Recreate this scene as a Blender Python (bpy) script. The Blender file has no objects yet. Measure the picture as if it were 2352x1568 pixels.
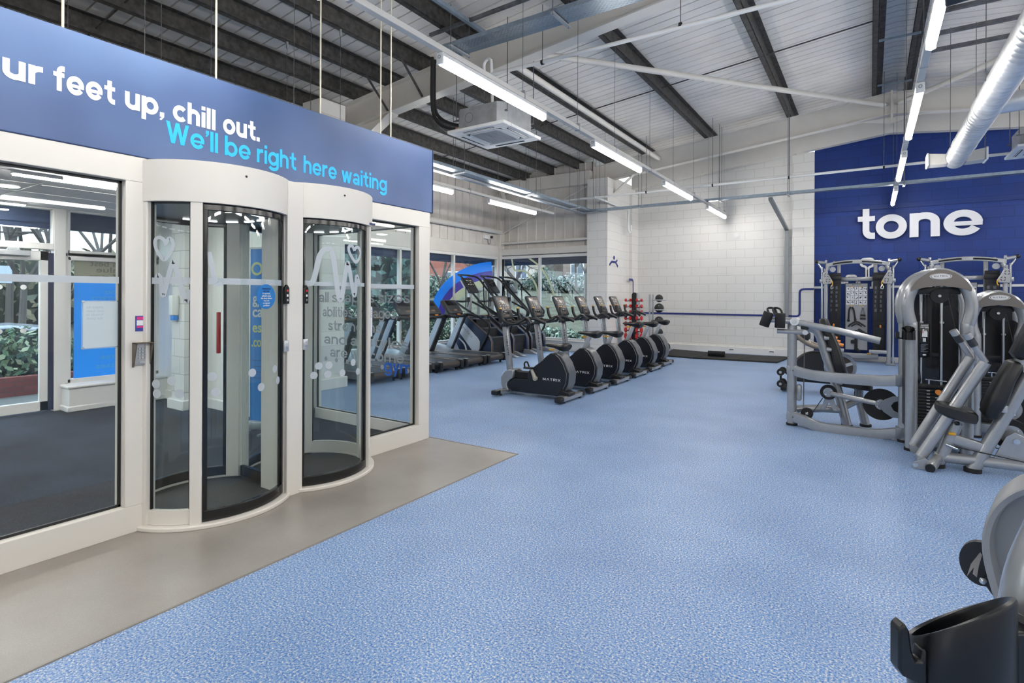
import bpy, bmesh, math, random
from mathutils import Vector as V, Matrix as M
PI = math.pi
rnd = random.Random(7)
scn = bpy.context.scene
COL = scn.collection

# ---------------- camera, world, exposure ----------------
CAM_H = 1.47
_yaw, _roll = math.radians(33.35), math.radians(0.24)
_r = V((math.cos(_yaw), math.sin(_yaw), 0)); _f = V((-math.sin(_yaw), math.cos(_yaw), 0)); _u = V((0, 0, 1))
_r3 = _r * math.cos(_roll) + _u * math.sin(_roll); _u3 = _u * math.cos(_roll) - _r * math.sin(_roll)
cam = bpy.data.objects.new('camera', bpy.data.cameras.new('camera')); COL.objects.link(cam)
_m = M((_r3, _u3, -_f)).transposed().to_4x4(); _m.translation = V((0, 0, CAM_H)); cam.matrix_world = _m
cam.data.sensor_width = 36; cam.data.lens = 36 * 1250 / 2352
cam.data.shift_y = -105 / 2352
cam.data.clip_start = 0.05; cam.data.clip_end = 300
scn.camera = cam
scn.view_settings.view_transform = 'Standard'; scn.view_settings.look = 'None'
scn.view_settings.exposure = 0.0; scn.view_settings.gamma = 1.0; scn.view_settings.use_curve_mapping = False
scn.cycles.use_denoising = True
scn.cycles.transparent_max_bounces = 32; scn.cycles.max_bounces = 10; scn.cycles.diffuse_bounces = 8
scn.cycles.sample_clamp_indirect = 6.0
scn.cycles.caustics_reflective = False; scn.cycles.caustics_refractive = False
wd = bpy.data.worlds.new('overcast_sky'); scn.world = wd; wd.use_nodes = True
_n = wd.node_tree.nodes; _bg = _n['Background']
_tc = _n.new('ShaderNodeTexCoord'); _sx = _n.new('ShaderNodeSeparateXYZ'); _cr = _n.new('ShaderNodeValToRGB')
wd.node_tree.links.new(_tc.outputs['Generated'], _sx.inputs[0]); wd.node_tree.links.new(_sx.outputs['Z'], _cr.inputs[0])
_cr.color_ramp.elements[0].color = (0.75, 0.83, 0.92, 1); _cr.color_ramp.elements[0].position = 0.0
_cr.color_ramp.elements[1].color = (0.62, 0.78, 1.0, 1); _cr.color_ramp.elements[1].position = 0.8
wd.node_tree.links.new(_cr.outputs[0], _bg.inputs[0]); _bg.inputs[1].default_value = 4.2
LAMP_W = 50.0      # emission strength of the gym light tubes

# ---------------- materials ----------------
def lin(h):
    c = [int(h[i:i + 2], 16) / 255 for i in (0, 2, 4)]
    return tuple(x / 12.92 if x <= .04045 else ((x + .055) / 1.055) ** 2.4 for x in c) + (1,)
MATS = {}
def mat(name, col, rough=.5, metal=0., spec=.5, noise=None, bump=None, coat=0., emit=None, alpha=None):
    if name in MATS: return MATS[name]
    m = bpy.data.materials.new(name); m.use_nodes = True
    nt = m.node_tree; b = nt.nodes['Principled BSDF']
    c = lin(col) if isinstance(col, str) else col
    b.inputs['Base Color'].default_value = c
    b.inputs['Roughness'].default_value = rough; b.inputs['Metallic'].default_value = metal
    b.inputs['Specular IOR Level'].default_value = spec; b.inputs['Coat Weight'].default_value = coat
    if noise or bump:
        tc = nt.nodes.new('ShaderNodeTexCoord')
    if noise:
        sc_, amt = noise
        nz = nt.nodes.new('ShaderNodeTexNoise'); nz.inputs['Scale'].default_value = sc_; nz.inputs['Detail'].default_value = 4
        nt.links.new(tc.outputs['Object'], nz.inputs['Vector'])
        r = nt.nodes.new('ShaderNodeValToRGB')
        r.color_ramp.elements[0].position = .3; r.color_ramp.elements[1].position = .7
        r.color_ramp.elements[0].color = tuple(x * (1 - amt) for x in c[:3]) + (1,)
        r.color_ramp.elements[1].color = tuple(min(1, x * (1 + amt)) for x in c[:3]) + (1,)
        nt.links.new(nz.outputs['Fac'], r.inputs[0]); nt.links.new(r.outputs[0], b.inputs['Base Color'])
    if bump:
        sc_, st = bump
        nz = nt.nodes.new('ShaderNodeTexNoise'); nz.inputs['Scale'].default_value = sc_
        nt.links.new(tc.outputs['Object'], nz.inputs['Vector'])
        bp = nt.nodes.new('ShaderNodeBump'); bp.inputs['Strength'].default_value = st; bp.inputs['Distance'].default_value = .01
        nt.links.new(nz.outputs['Fac'], bp.inputs['Height']); nt.links.new(bp.outputs[0], b.inputs['Normal'])
    if emit:
        b.inputs['Emission Color'].default_value = lin(emit[0]) if isinstance(emit[0], str) else emit[0]
        b.inputs['Emission Strength'].default_value = emit[1]
    MATS[name] = m
    return m
def glass(name, tint=(.955, .975, .975, 1), base=.028, top=.5, vinyl=None):
    m = bpy.data.materials.new(name); m.use_nodes = True; nt = m.node_tree
    nt.nodes.remove(nt.nodes['Principled BSDF']); out = nt.nodes['Material Output']
    tr = nt.nodes.new('ShaderNodeBsdfTransparent'); tr.inputs[0].default_value = tint
    gl = nt.nodes.new('ShaderNodeBsdfGlossy'); gl.inputs['Roughness'].default_value = .01
    lw = nt.nodes.new('ShaderNodeLayerWeight'); lw.inputs['Blend'].default_value = .5
    p = nt.nodes.new('ShaderNodeMath'); p.operation = 'POWER'; p.inputs[1].default_value = 4
    a = nt.nodes.new('ShaderNodeMath'); a.operation = 'MULTIPLY_ADD'; a.inputs[1].default_value = top; a.inputs[2].default_value = base
    mx = nt.nodes.new('ShaderNodeMixShader')
    nt.links.new(lw.outputs['Facing'], p.inputs[0]); nt.links.new(p.outputs[0], a.inputs[0]); nt.links.new(a.outputs[0], mx.inputs[0])
    nt.links.new(tr.outputs[0], mx.inputs[1]); nt.links.new(gl.outputs[0], mx.inputs[2]); nt.links.new(mx.outputs[0], out.inputs[0])
    return m
def film(name, col, op):          # translucent vinyl or tinted plastic
    m = bpy.data.materials.new(name); m.use_nodes = True; nt = m.node_tree
    b = nt.nodes['Principled BSDF']; b.inputs['Base Color'].default_value = lin(col); b.inputs['Roughness'].default_value = .4
    b.inputs['Alpha'].default_value = op
    return m
def blocks(name, col, mortar, u, bw=.45, bh=.225, bump=.35, rough=.55, ms=.006, var=.04):
    m = bpy.data.materials.new(name); m.use_nodes = True; nt = m.node_tree; b = nt.nodes['Principled BSDF']
    tc = nt.nodes.new('ShaderNodeTexCoord'); s = nt.nodes.new('ShaderNodeSeparateXYZ'); c = nt.nodes.new('ShaderNodeCombineXYZ')
    nt.links.new(tc.outputs['Object'], s.inputs[0]); nt.links.new(s.outputs[u], c.inputs['X']); nt.links.new(s.outputs['Z'], c.inputs['Y'])
    br = nt.nodes.new('ShaderNodeTexBrick'); nt.links.new(c.outputs[0], br.inputs['Vector'])
    br.inputs['Scale'].default_value = 1; br.inputs['Brick Width'].default_value = bw; br.inputs['Row Height'].default_value = bh
    br.inputs['Mortar Size'].default_value = ms; br.inputs['Mortar Smooth'].default_value = .4; br.inputs['Bias'].default_value = 0
    cc = lin(col)
    br.inputs['Color1'].default_value = tuple(x * (1 + var) for x in cc[:3]) + (1,); br.inputs['Color2'].default_value = tuple(x * (1 - var) for x in cc[:3]) + (1,)
    br.inputs['Mortar'].default_value = lin(mortar)
    nt.links.new(br.outputs['Color'], b.inputs['Base Color'])
    nz = nt.nodes.new('ShaderNodeTexNoise'); nz.inputs['Scale'].default_value = 60; nt.links.new(tc.outputs['Object'], nz.inputs['Vector'])
    ma = nt.nodes.new('ShaderNodeMath'); ma.operation = 'MULTIPLY_ADD'; ma.inputs[1].default_value = -1.0
    mb = nt.nodes.new('ShaderNodeMath'); mb.operation = 'MULTIPLY'; mb.inputs[1].default_value = .15
    nt.links.new(nz.outputs['Fac'], mb.inputs[0]); nt.links.new(br.outputs['Fac'], ma.inputs[0]); nt.links.new(mb.outputs[0], ma.inputs[2])
    bp = nt.nodes.new('ShaderNodeBump'); bp.inputs['Strength'].default_value = bump; bp.inputs['Distance'].default_value = .01
    nt.links.new(ma.outputs[0], bp.inputs['Height']); nt.links.new(bp.outputs[0], b.inputs['Normal'])
    b.inputs['Roughness'].default_value = rough
    return m
def speckle(name, cols, scale, rough, big=None, spec=.4):
    m = bpy.data.materials.new(name); m.use_nodes = True; nt = m.node_tree; b = nt.nodes['Principled BSDF']
    tc = nt.nodes.new('ShaderNodeTexCoord'); nz = nt.nodes.new('ShaderNodeTexNoise')
    nz.inputs['Scale'].default_value = scale; nz.inputs['Detail'].default_value = 3; nz.inputs['Roughness'].default_value = .7
    nt.links.new(tc.outputs['Object'], nz.inputs['Vector'])
    r = nt.nodes.new('ShaderNodeValToRGB'); e = r.color_ramp.elements
    for i, (p, c) in enumerate(cols):
        if i < 2: e[i].position = p; e[i].color = lin(c)
        else:
            x = e.new(p); x.color = lin(c)
    nt.links.new(nz.outputs['Fac'], r.inputs[0]); last = r.outputs[0]
    if big:
        n2 = nt.nodes.new('ShaderNodeTexNoise'); n2.inputs['Scale'].default_value = 1.3; n2.inputs['Detail'].default_value = 5
        nt.links.new(tc.outputs['Object'], n2.inputs['Vector'])
        r2 = nt.nodes.new('ShaderNodeValToRGB'); r2.color_ramp.elements[0].position = .35; r2.color_ramp.elements[1].position = .7
        r2.color_ramp.elements[0].color = (1, 1, 1, 1); r2.color_ramp.elements[1].color = lin(big)
        nt.links.new(n2.outputs['Fac'], r2.inputs[0])
        mx = nt.nodes.new('ShaderNodeMix'); mx.data_type = 'RGBA'; mx.blend_type = 'MULTIPLY'; mx.inputs[0].default_value = 1
        nt.links.new(last, mx.inputs[6]); nt.links.new(r2.outputs[0], mx.inputs[7]); last = mx.outputs[2]
    nt.links.new(last, b.inputs['Base Color']); b.inputs['Roughness'].default_value = rough; b.inputs['Specular IOR Level'].default_value = spec
    bp = nt.nodes.new('ShaderNodeBump'); bp.inputs['Strength'].default_value = .12; bp.inputs['Distance'].default_value = .003
    nt.links.new(nz.outputs['Fac'], bp.inputs['Height']); nt.links.new(bp.outputs[0], b.inputs['Normal'])
    return m

FLOOR_BLUE = speckle('blue_speckled_rubber', [(.33, '23549c'), (.43, '5f8bc6'), (.50, '82a5d2'), (.56, 'a3b3c6'), (.64, 'eae5da')], 105, .42, 'e4e8ee')
FLOOR_GREY = speckle('grey_safety_vinyl', [(.25, '938d86'), (.6, 'a19b94'), (.75, 'bdb8b1')], 300, .3, 'dcd9d6')
CARPET = speckle('charcoal_carpet', [(.3, '262a30'), (.5, '383d45'), (.7, '5a5f68')], 260, .95, 'd8c8bc', .1)
WHITE_X = blocks('white_painted_blocks_x', 'e2e0dc', 'cdc9c3', 'X', bump=.3, var=.012)
WHITE_Y = blocks('white_painted_blocks_y', 'e2e0dc', 'cdc9c3', 'Y', bump=.3, var=.012)
BLUE_X = blocks('blue_painted_blocks', '0b3078', '092866', 'X', var=.1)
WHITE = mat('white_satin_paint', 'e2e0dc', .45)
STEELW = mat('white_painted_steel', 'd6d2cb', .5, noise=(3, .04))
CLAD = mat('white_cladding', 'cfcac4', .6, noise=(2.5, .08))
SHEET = mat('white_liner_sheet', 'efeae3', .55, noise=(1.2, .1))
ALU = mat('cream_powder_coat', 'ddd8cf', .4)
GALV = mat('galvanised_steel', '6e7073', .45, .6, noise=(9, .35))
GALVD = mat('weathered_galvanised_purlin', '4c4a48', .6, .35, noise=(14, .45))
GALVL = mat('bright_galvanised', 'b7babd', .45, .65, noise=(7, .15))
ZINC = mat('zinc_tray', '93a1ae', .5, .6, noise=(12, .15))
DUCT = mat('spiral_duct_zinc', 'dadbdc', .42, .75, noise=(6, .12))
PLASTW = mat('white_plastic', 'e4e4e2', .35)
BLACK = mat('black_plastic', '121315', .4)
BLACKM = mat('matt_black_rubber', '17181a', .75)
BLKGLOSS = mat('gloss_black', '0b0c0e', .15)
CHROME = mat('chrome', 'd9dadc', .12, 1.)
SILVER = mat('silver_powder_coat', 'a3a5a7', .26, .5, noise=(30, .04), coat=.35)
SILVERD = mat('grey_powder_coat', '7d838a', .35, .4)
CHARCOAL = mat('charcoal_plastic', '2b2d31', .45)
NAVY = mat('dark_navy_shroud', '14171f', .38)
VINYL = mat('black_upholstery', '1a1a1b', .38, bump=(120, .08))
ORANGE = mat('orange_plastic', 'e08a3c', .4)
YELLOW = mat('yellow_plastic', 'dba322', .4)
RED = mat('red_urethane', 'c22226', .4)
LIGHTTXT = mat('white_print', 'e6e6e4', .5)
GREYTXT = mat('grey_print', '74767a', .5)
NAVYLINE = mat('navy_line_paint', '1d2c78', .5)
CYAN = mat('cyan_print', '1fb4f5', .5)
SKYBLUE = mat('sky_blue_film', '1583e0', .45)
ROYAL = mat('royal_blue_film', '0d62cf', .45)
DARKB = mat('dark_blue_shutter', '24365c', .5)
PINK = mat('pink_print', 'd8327e', .5)
TUBE = mat('lit_tube_diffuser', 'ffffff', .5, emit=((1, .97, .92, 1), LAMP_W))
LOBTUBE = mat('lit_lobby_light', 'ffffff', .5, emit=((1, .97, .93, 1), 95.0))
GLASS = glass('clear_glass')
GLASST = glass('tinted_pod_glass', (.93, .962, .96, 1), .03, .38)
WINGLASS = glass('window_glass', (.93, .97, .97, 1), .045, .35)
FROST = film('frosted_vinyl', 'c6cdd2', .74)
SMOKE = film('smoked_acrylic', '0c0d10', .80)
# ---------------- mesh helpers ----------------
def basis(d, up=V((0, 0, 1))):
    d = V(d).normalized(); up = V(up)
    if abs(d.dot(up)) > .99: up = V((0, 1, 0))
    s = d.cross(up).normalized(); u = s.cross(d).normalized()
    return d, s, u
class MB:
    def __init__(s): s.bm = bmesh.new()
    def quadgrid(s, rings, close=True, caps=True):
        vs = [[s.bm.verts.new(p) for p in r] for r in rings]; n = len(rings[0])
        for a, b in zip(vs, vs[1:]):
            for i in range(n if close else n - 1):
                j = (i + 1) % n
                try: s.bm.faces.new((a[i], a[j], b[j], b[i]))
                except ValueError: pass
        if caps and close and n > 2:
            for r in (vs[0][::-1], vs[-1]):
                try: s.bm.faces.new(r)
                except ValueError: pass
        return s
    def box(s, x0, y0, z0, x1, y1, z1):
        x0, x1 = sorted((x0, x1)); y0, y1 = sorted((y0, y1)); z0, z1 = sorted((z0, z1))
        return s.quadgrid([[(x0, y0, z), (x1, y0, z), (x1, y1, z), (x0, y1, z)] for z in (z0, z1)])
    def rbox(s, x0, y0, z0, x1, y1, z1, r=.01, seg=2):      # box with rounded edges
        t = bmesh.new(); bmesh.ops.create_cube(t, size=1)
        for v in t.verts: v.co = V(((x0 + x1) / 2 + v.co.x * (x1 - x0), (y0 + y1) / 2 + v.co.y * (y1 - y0), (z0 + z1) / 2 + v.co.z * (z1 - z0)))
        bmesh.ops.bevel(t, geom=list(t.edges), offset=r, segments=seg, affect='EDGES', profile=.5)
        return s.add(t)
    def add(s, t, mx=None):
        me = bpy.data.meshes.new('t'); t.to_mesh(me); t.free()
        if mx: me.transform(mx)
        s.bm.from_mesh(me); bpy.data.meshes.remove(me); return s
    def rb(s, size, mx, r=.01, seg=2):                      # rounded box of a size, placed by matrix
        t = MB().rbox(-size[0] / 2, -size[1] / 2, -size[2] / 2, size[0] / 2, size[1] / 2, size[2] / 2, r, seg)
        return s.add(t.bm, mx)
    def bar(s, p, q, w, h, up=V((0, 0, 1)), r=0):
        p, q = V(p), V(q); d, a, u = basis(q - p, up)
        if r:
            mx = M((a, d, u)).transposed().to_4x4(); mx.translation = (p + q) / 2
            return s.rb((w, (q - p).length, h), mx, r)
        o = [a * (w / 2) * i + u * (h / 2) * j for i, j in ((-1, -1), (1, -1), (1, 1), (-1, 1))]
        return s.quadgrid([[x + k for k in o] for x in (p, q)])
    def tube(s, pts, r, n=12, closed=False, caps=True):
        pts = [V(p) for p in pts]; m = len(pts); rs = r if isinstance(r, (list, tuple)) else [r] * m
        rings = []; u = None
        for i, p in enumerate(pts):
            a = pts[i - 1] if (i > 0 or closed) else p; b = pts[(i + 1) % m] if (i < m - 1 or closed) else p
            d = (b - a).normalized()
            if u is None: _, sd, u = basis(d)
            u = (u - d * u.dot(d)).normalized(); sd = d.cross(u)
            rings.append([p + (sd * math.cos(2 * PI * k / n) + u * math.sin(2 * PI * k / n)) * rs[i] for k in range(n)])
        if closed: rings.append(rings[0])
        return s.quadgrid(rings, caps=caps and not closed)
    def cyl(s, p, q, r, n=20, r2=None): return s.tube([p, q], [r, r if r2 is None else r2], n)
    def sph(s, c, r, sc=(1, 1, 1), n=16):
        t = bmesh.new(); bmesh.ops.create_uvsphere(t, u_segments=n, v_segments=max(6, n // 2), radius=r)
        return s.add(t, M.Translation(c) @ M.Diagonal((*sc, 1)))
    def prism(s, poly, axis, a, b):                          # polygon extruded along an axis
        def P(q, t): return {'Y': (q[0], t, q[1]), 'X': (t, q[0], q[1]), 'Z': (q[0], q[1], t)}[axis]
        return s.quadgrid([[P(q, t) for q in poly] for t in (a, b)])
    def lathe(s, prof, c=(0, 0, 0), n=24, mx=None):
        t = MB().quadgrid([[(r * math.cos(2 * PI * k / n), r * math.sin(2 * PI * k / n), z) for k in range(n)] for r, z in prof])
        return s.add(t.bm, M.Translation(c) @ (mx or M()))
    def ring(s, ro, ri, h, mx, n=32):                        # flat ring
        return s.add(MB().quadgrid([[(r * math.cos(2 * PI * k / n), r * math.sin(2 * PI * k / n), z) for k in range(n)] for r, z in ((ro, 0), (ro, h), (ri, h), (ri, 0), (ro, 0))], caps=False).bm, mx)
    def arcwall(s, c, r, t, a0, a1, z0, z1, n=16):           # curved panel around a vertical axis
        rings = []
        for k in range(n + 1):
            a = a0 + (a1 - a0) * k / n; ca, sa = math.cos(a), math.sin(a)
            rings.append([(c[0] + ca * q, c[1] + sa * q, z) for q, z in ((r, z0), (r + t, z0), (r + t, z1), (r, z1))])
        return s.quadgrid(rings)
    def obj(s, name, m, parent=None, off=None, bevel=0, ang=35, flat=False):
        bm = s.bm
        if off is not None: bmesh.ops.translate(bm, vec=-V(off), verts=bm.verts)
        bmesh.ops.recalc_face_normals(bm, faces=bm.faces)
        me = bpy.data.meshes.new(name); bm.to_mesh(me); bm.free(); me.materials.append(m)
        if not flat: me.shade_smooth(); me.set_sharp_from_angle(angle=math.radians(ang))
        o = bpy.data.objects.new(name, me); COL.objects.link(o)
        if parent is not None: o.parent = parent
        if bevel:
            bv = o.modifiers.new('bevel', 'BEVEL'); bv.width = bevel; bv.segments = 2; bv.limit_method = 'ANGLE'; bv.angle_limit = math.radians(40)
        return o
def tag(o, label, cat, group=None, kind=None):
    o['label'] = label; o['category'] = cat
    if group: o['group'] = group
    if kind: o['kind'] = kind
    return o
def thing(name, label, cat, loc=(0, 0, 0), rz=0, group=None):
    o = bpy.data.objects.new(name, None); o.empty_display_size = .1; COL.objects.link(o)
    o.location = loc; o.rotation_euler = (0, 0, rz); return tag(o, label, cat, group)
def struct(o, label=None):
    o['kind'] = 'structure'
    if label: o['label'] = label
    return o
def dup(root, loc, rz=None, label=None, group=None):
    r = root.copy(); COL.objects.link(r); r.location = loc
    if rz is not None: r.rotation_euler = (0, 0, rz)
    if label: r['label'] = label
    if group: r['group'] = group
    for ch in list(root.children):
        c = ch.copy(); COL.objects.link(c); c.parent = r
        for g in list(ch.children):
            d = g.copy(); COL.objects.link(d); d.parent = c
    return r
def arc(c, r, a0, a1, n=10): return [(c[0] + r * math.cos(a0 + (a1 - a0) * k / n), c[1] + r * math.sin(a0 + (a1 - a0) * k / n)) for k in range(n + 1)]
def smooth(pts, n=5):                                        # Catmull-Rom through points
    P = [V(p) for p in pts]; P = [P[0] * 2 - P[1]] + P + [P[-1] * 2 - P[-2]]; o = []
    for i in range(1, len(P) - 2):
        for k in range(n):
            t = k / n; a, b, c, d = P[i - 1:i + 3]
            o.append(.5 * ((2 * b) + (c - a) * t + (2 * a - 5 * b + 4 * c - d) * t * t + (3 * b - a - 3 * c + d) * t ** 3))
    return o + [P[-2]]
def text_mesh(txt, bold=.0, ext=0., space=1.0):
    cu = bpy.data.curves.new('t', 'FONT'); cu.body = txt; cu.size = 1; cu.offset = bold; cu.extrude = ext; cu.space_character = space
    cu.resolution_u = 4
    o = bpy.data.objects.new('t', cu); COL.objects.link(o); bpy.context.view_layer.update()
    me = bpy.data.meshes.new_from_object(o.evaluated_get(bpy.context.evaluated_depsgraph_get()))
    bpy.data.objects.remove(o); bpy.data.curves.remove(cu); return me
def text(name, txt, m, org, right, up, w=None, h=None, parent=None, off=None, bold=.02, ext=.002, space=1.0, mirror=False):
    # lettering whose lower-left baseline corner sits at org; w = total width, h = em height
    me = text_mesh(txt, bold, 1.0, space); xs = [v.co.x for v in me.vertices]; x0, x1 = min(xs), max(xs)
    sx = w / (x1 - x0) if w else h
    sy = h if h else sx
    R, U = V(right).normalized(), V(up).normalized(); N = R.cross(U)
    for v in me.vertices:
        x = (v.co.x - x0) * sx
        if mirror: x = (x1 - x0) * sx - x
        v.co = V(org) + R * x + U * (v.co.y * sy) + N * ((v.co.z + 1) * ext) - (V(off) if off is not None else V())
    me.materials.clear(); me.materials.append(m); me.name = name
    o = bpy.data.objects.new(name, me); COL.objects.link(o)
    if parent is not None: o.parent = parent
    return o
def strip(mb, pts, w, axis_n, t):                            # flat painted line following 3-D points on a wall
    N = V(axis_n); L = [V(p) for p in pts]; rings = []
    for i, p in enumerate(L):
        d = (L[min(i + 1, len(L) - 1)] - L[max(i - 1, 0)]).normalized(); s = d.cross(N).normalized()
        rings.append([p + s * w / 2, p - s * w / 2, p - s * w / 2 + N * t, p + s * w / 2 + N * t])
    return mb.quadgrid(rings)

# ---------------- geometric bold lettering built from strokes ----------------
def _ell(cx, cy, rx, ry, a0, a1, n=22): return [(cx + rx * math.cos(math.radians(a0 + (a1 - a0) * k / n)), cy + ry * math.sin(math.radians(a0 + (a1 - a0) * k / n))) for k in range(n + 1)]
def glyph(c, w, As=1.38):
    h = w / 2; S = []; D = []; w2 = w * .8
    ring = lambda cx, a0=0, a1=360: _ell(cx, .5, .53 - h, .52 - h, a0, a1, 30)
    V_ = lambda x, y0, y1: S.append(([(x, y0), (x, y1)], w))
    def leg(x0, y0, x1, y1, k=1.04): D.append([(x0, y0), (x0 + w * k, y0), (x1 + w * k, y1), (x1, y1)])
    arch = lambda x: S.append((_ell(x + .46 - h + .0, .62, .46 - h, .40 - h, 180, 0, 16) + [(x + .92 - 2 * h, 0)], w))
    if c == 'o': S.append((ring(.53), w)); ad = 1.06
    elif c == 'e': S.append((ring(.53, 2, 330), w)); S.append(([(w * .6, .47), (1.05, .47)], w * .62)); ad = 1.06
    elif c == 'c': S.append((ring(.53, 42, 318), w)); ad = .96
    elif c == 'a': V_(.9 - h, 0, .62); S.append((_ell(.46, .62, .44 - h, .40 - h, 0, 160, 16), w * .92)); S.append((_ell(.43, .29, .43 - h, .31 - h, 0, 360, 24), w * .92)); ad = .94
    elif c in 'bp': V_(h, 0 if c == 'b' else -.4, As if c == 'b' else 1); S.append((ring(.57), w)); ad = 1.1
    elif c in 'dgq':
        S.append((ring(.53), w)); ad = 1.1
        if c == 'd': V_(1.1 - h, 0, As)
        else: S.append(([(1.1 - h, 1), (1.1 - h, 0)] + _ell(.56, -.04, .54 - h, .38 - h, 0, -160, 14), w))
    elif c == 'h': V_(h, 0, As); arch(h); ad = .94
    elif c == 'n': V_(h, 0, 1); arch(h); ad = .94
    elif c == 'm': V_(h, 0, 1); arch(h); arch(.92 - h); ad = 1.6
    elif c == 'u': V_(.94 - h, 0, 1); S.append(([(h, 1)] + _ell(.47, .38, .47 - h, .40 - h, 180, 360, 16), w)); ad = .94
    elif c == 'r': V_(h, 0, 1); S.append((_ell(.52, .55, .52 - h, .47 - h, 180, 88, 10) + [(.62, 1.02 - h)], w)); ad = .64
    elif c == 'i': V_(h, 0, 1); D.append([(0, 1.14), (w, 1.14), (w, As), (0, As)]); ad = w
    elif c == 'l': V_(h, 0, As); ad = w
    elif c == 't': S.append(([(.2 + h, 1.32), (.2 + h, .42)] + _ell(.2 + h + .24, .24 + h, .24, .24, 180, 270, 8) + [(.70, h)], w)); S.append(([(0, 1 - w2 / 2), (.70, 1 - w2 / 2)], w2)); ad = .7
    elif c == 'f': S.append(([(.2 + h, 0), (.2 + h, .85)] + _ell(.2 + h + .2, As - h - .2, .2, .2, 180, 90, 8) + [(.66, As - h)], w)); S.append(([(0, 1 - w2 / 2), (.64, 1 - w2 / 2)], w2)); ad = .66
    elif c == 's': S.append(([(p.x, p.y) for p in smooth([(.74, .80, 0), (.60, .97 - h, 0), (.40, 1.01 - h, 0), (.18, .86 - h * .4, 0), (.20, .62, 0), (.44, .50, 0), (.68, .36, 0), (.70, .17, 0), (.44, h - .01, 0), (.22, h + .03, 0), (.07, .22, 0)], 4)], w * .92)); ad = .82
    elif c == 'z': D += [[(0, 1 - w2), (.8, 1 - w2), (.8, 1), (0, 1)], [(0, 0), (.8, 0), (.8, w2), (0, w2)], [(0, w2 * .9), (w * 1.25, w2 * .9), (.8, 1 - w2 * .9), (.8 - w * 1.25, 1 - w2 * .9)]]; ad = .8
    elif c == 'w': leg(0, 1, .27, 0); leg(.53, 1, .27, 0); leg(.53, 1, .79, 0); leg(1.06, 1, .79, 0); ad = 1.06 + w
    elif c == 'W': leg(0, As, .36, 0); leg(.68, As, .36, 0); leg(.68, As, 1.04, 0); leg(1.38, As, 1.04, 0); ad = 1.38 + w
    elif c == 'y': leg(0, 1, .32, .02); leg(.66, 1, .14, -.4); ad = .66 + w
    elif c == '.': D.append([(0, 0), (w, 0), (w, w), (0, w)]); ad = w
    elif c in ',’':
        y = 0 if c == ',' else As - w
        D += [[(0, y), (w, y), (w, y + w), (0, y + w)], [(w, y), (w, y + .02), (w * .35, y - w * .7), (0, y - w * .75), (0, y - w * .35), (w * .5, y)]]; ad = w
    elif c == 'M': V_(h, 0, 1); V_(1.1 - h, 0, 1); leg(0, 1, .55 - w * .5, .15); leg(1.1 - w, 1, .55 - w * .5, .15); ad = 1.1
    elif c == 'A': leg(.45, 1, 0, 0); leg(.45, 1, .9, 0); ad = .9 + w
    elif c == 'T': V_(.45, 0, 1); S.append(([(0, 1 - h), (.9, 1 - h)], w)); ad = .9
    elif c == 'R': V_(h, 0, 1); S.append(([(h, 1 - h)] + _ell(.62, .69, .3 - h, .31 - h, 90, -90, 10) + [(h, .38 + h)], w)); leg(.42, .42, .72, 0); ad = .92
    elif c == 'I': V_(h, 0, 1); ad = w
    elif c == 'X': leg(0, 1, .8, 0); leg(.8, 1, 0, 0); ad = .8 + w
    else: ad = .45
    return S, D, ad
def geo_mesh(txt, w, gap=.11):
    m = MB(); x = 0
    for ch in txt:
        if ch == ' ': x += .38; continue
        S, D, ad = glyph(ch, w); k0 = 0
        for P, ww in S:
            L = [V((a + x, b, 0)) for a, b in P]; closed = (L[0] - L[-1]).length < 1e-4; R = []; n = len(L)
            for i, p in enumerate(L):
                a = L[i - 1] if i > 0 else (L[-2] if closed else p); b = L[i + 1] if i < n - 1 else (L[1] if closed else p)
                d1 = (p - a).normalized() if (p - a).length > 1e-6 else (b - p).normalized(); d2 = (b - p).normalized() if (b - p).length > 1e-6 else d1
                d = (d1 + d2).normalized(); s = V((d.y, -d.x, 0)); k = ww / 2 / max(.5, d.dot(d1))
                R.append([p - s * k, p + s * k, p + s * k + V((0, 0, 1 - .07 * k0)), p - s * k + V((0, 0, 1 - .07 * k0))])
            m.quadgrid(R, caps=not closed); k0 += 1
        for q in D: m.quadgrid([[(a + x, b, z) for a, b in q] for z in (0, 1 - .07 * k0)]); k0 += 1
        x += ad + gap
    return m, x - gap
def geo(name, txt, m_, org, right, up, w, xh, parent=None, off=None, sw=.27, ext=.003, gap=.11):
    mb, L = geo_mesh(txt, sw, gap); R, U = V(right).normalized(), V(up).normalized(); N = R.cross(U); k = w / L
    for v in mb.bm.verts: v.co = V(org) + R * (v.co.x * k) + U * (v.co.y * xh) + N * (v.co.z * ext)
    return mb.obj(name, m_, parent, off, flat=True)
# ---------------- room shell ----------------
RX = .35                                                     # ridge
def RB(x): return 5.13 - .105 * abs(x - RX)                  # underside of the rafters
XW, YB, XL, XR, YN = -3.82, 15.0, -9.0, 9.6, -7.0            # pod screen, back wall, left wall, right wall, near wall
f = MB().box(-2.72, YN, -.1, XR, 4.25, 0).box(XL, 4.25, -.1, XR, YB + .1, 0)
struct(f.obj('floor', FLOOR_BLUE))
struct(MB().box(XW, YN, -.1, -2.72, 4.25, 0.001).obj('floor_walkway', FLOOR_GREY))
struct(MB().box(-8.7, -3.2, -.1, XW, 4.25, 0.0015).obj('floor_lobby', CARPET))
struct(MB().bar((-2.73, YN, .002), (-2.73, 4.25, .002), .012, .004).bar((XW, 4.25, .002), (-2.72, 4.25, .002), .012, .004).obj('trim_floor', mat('floor_weld', '8a8580', .5)))
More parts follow.
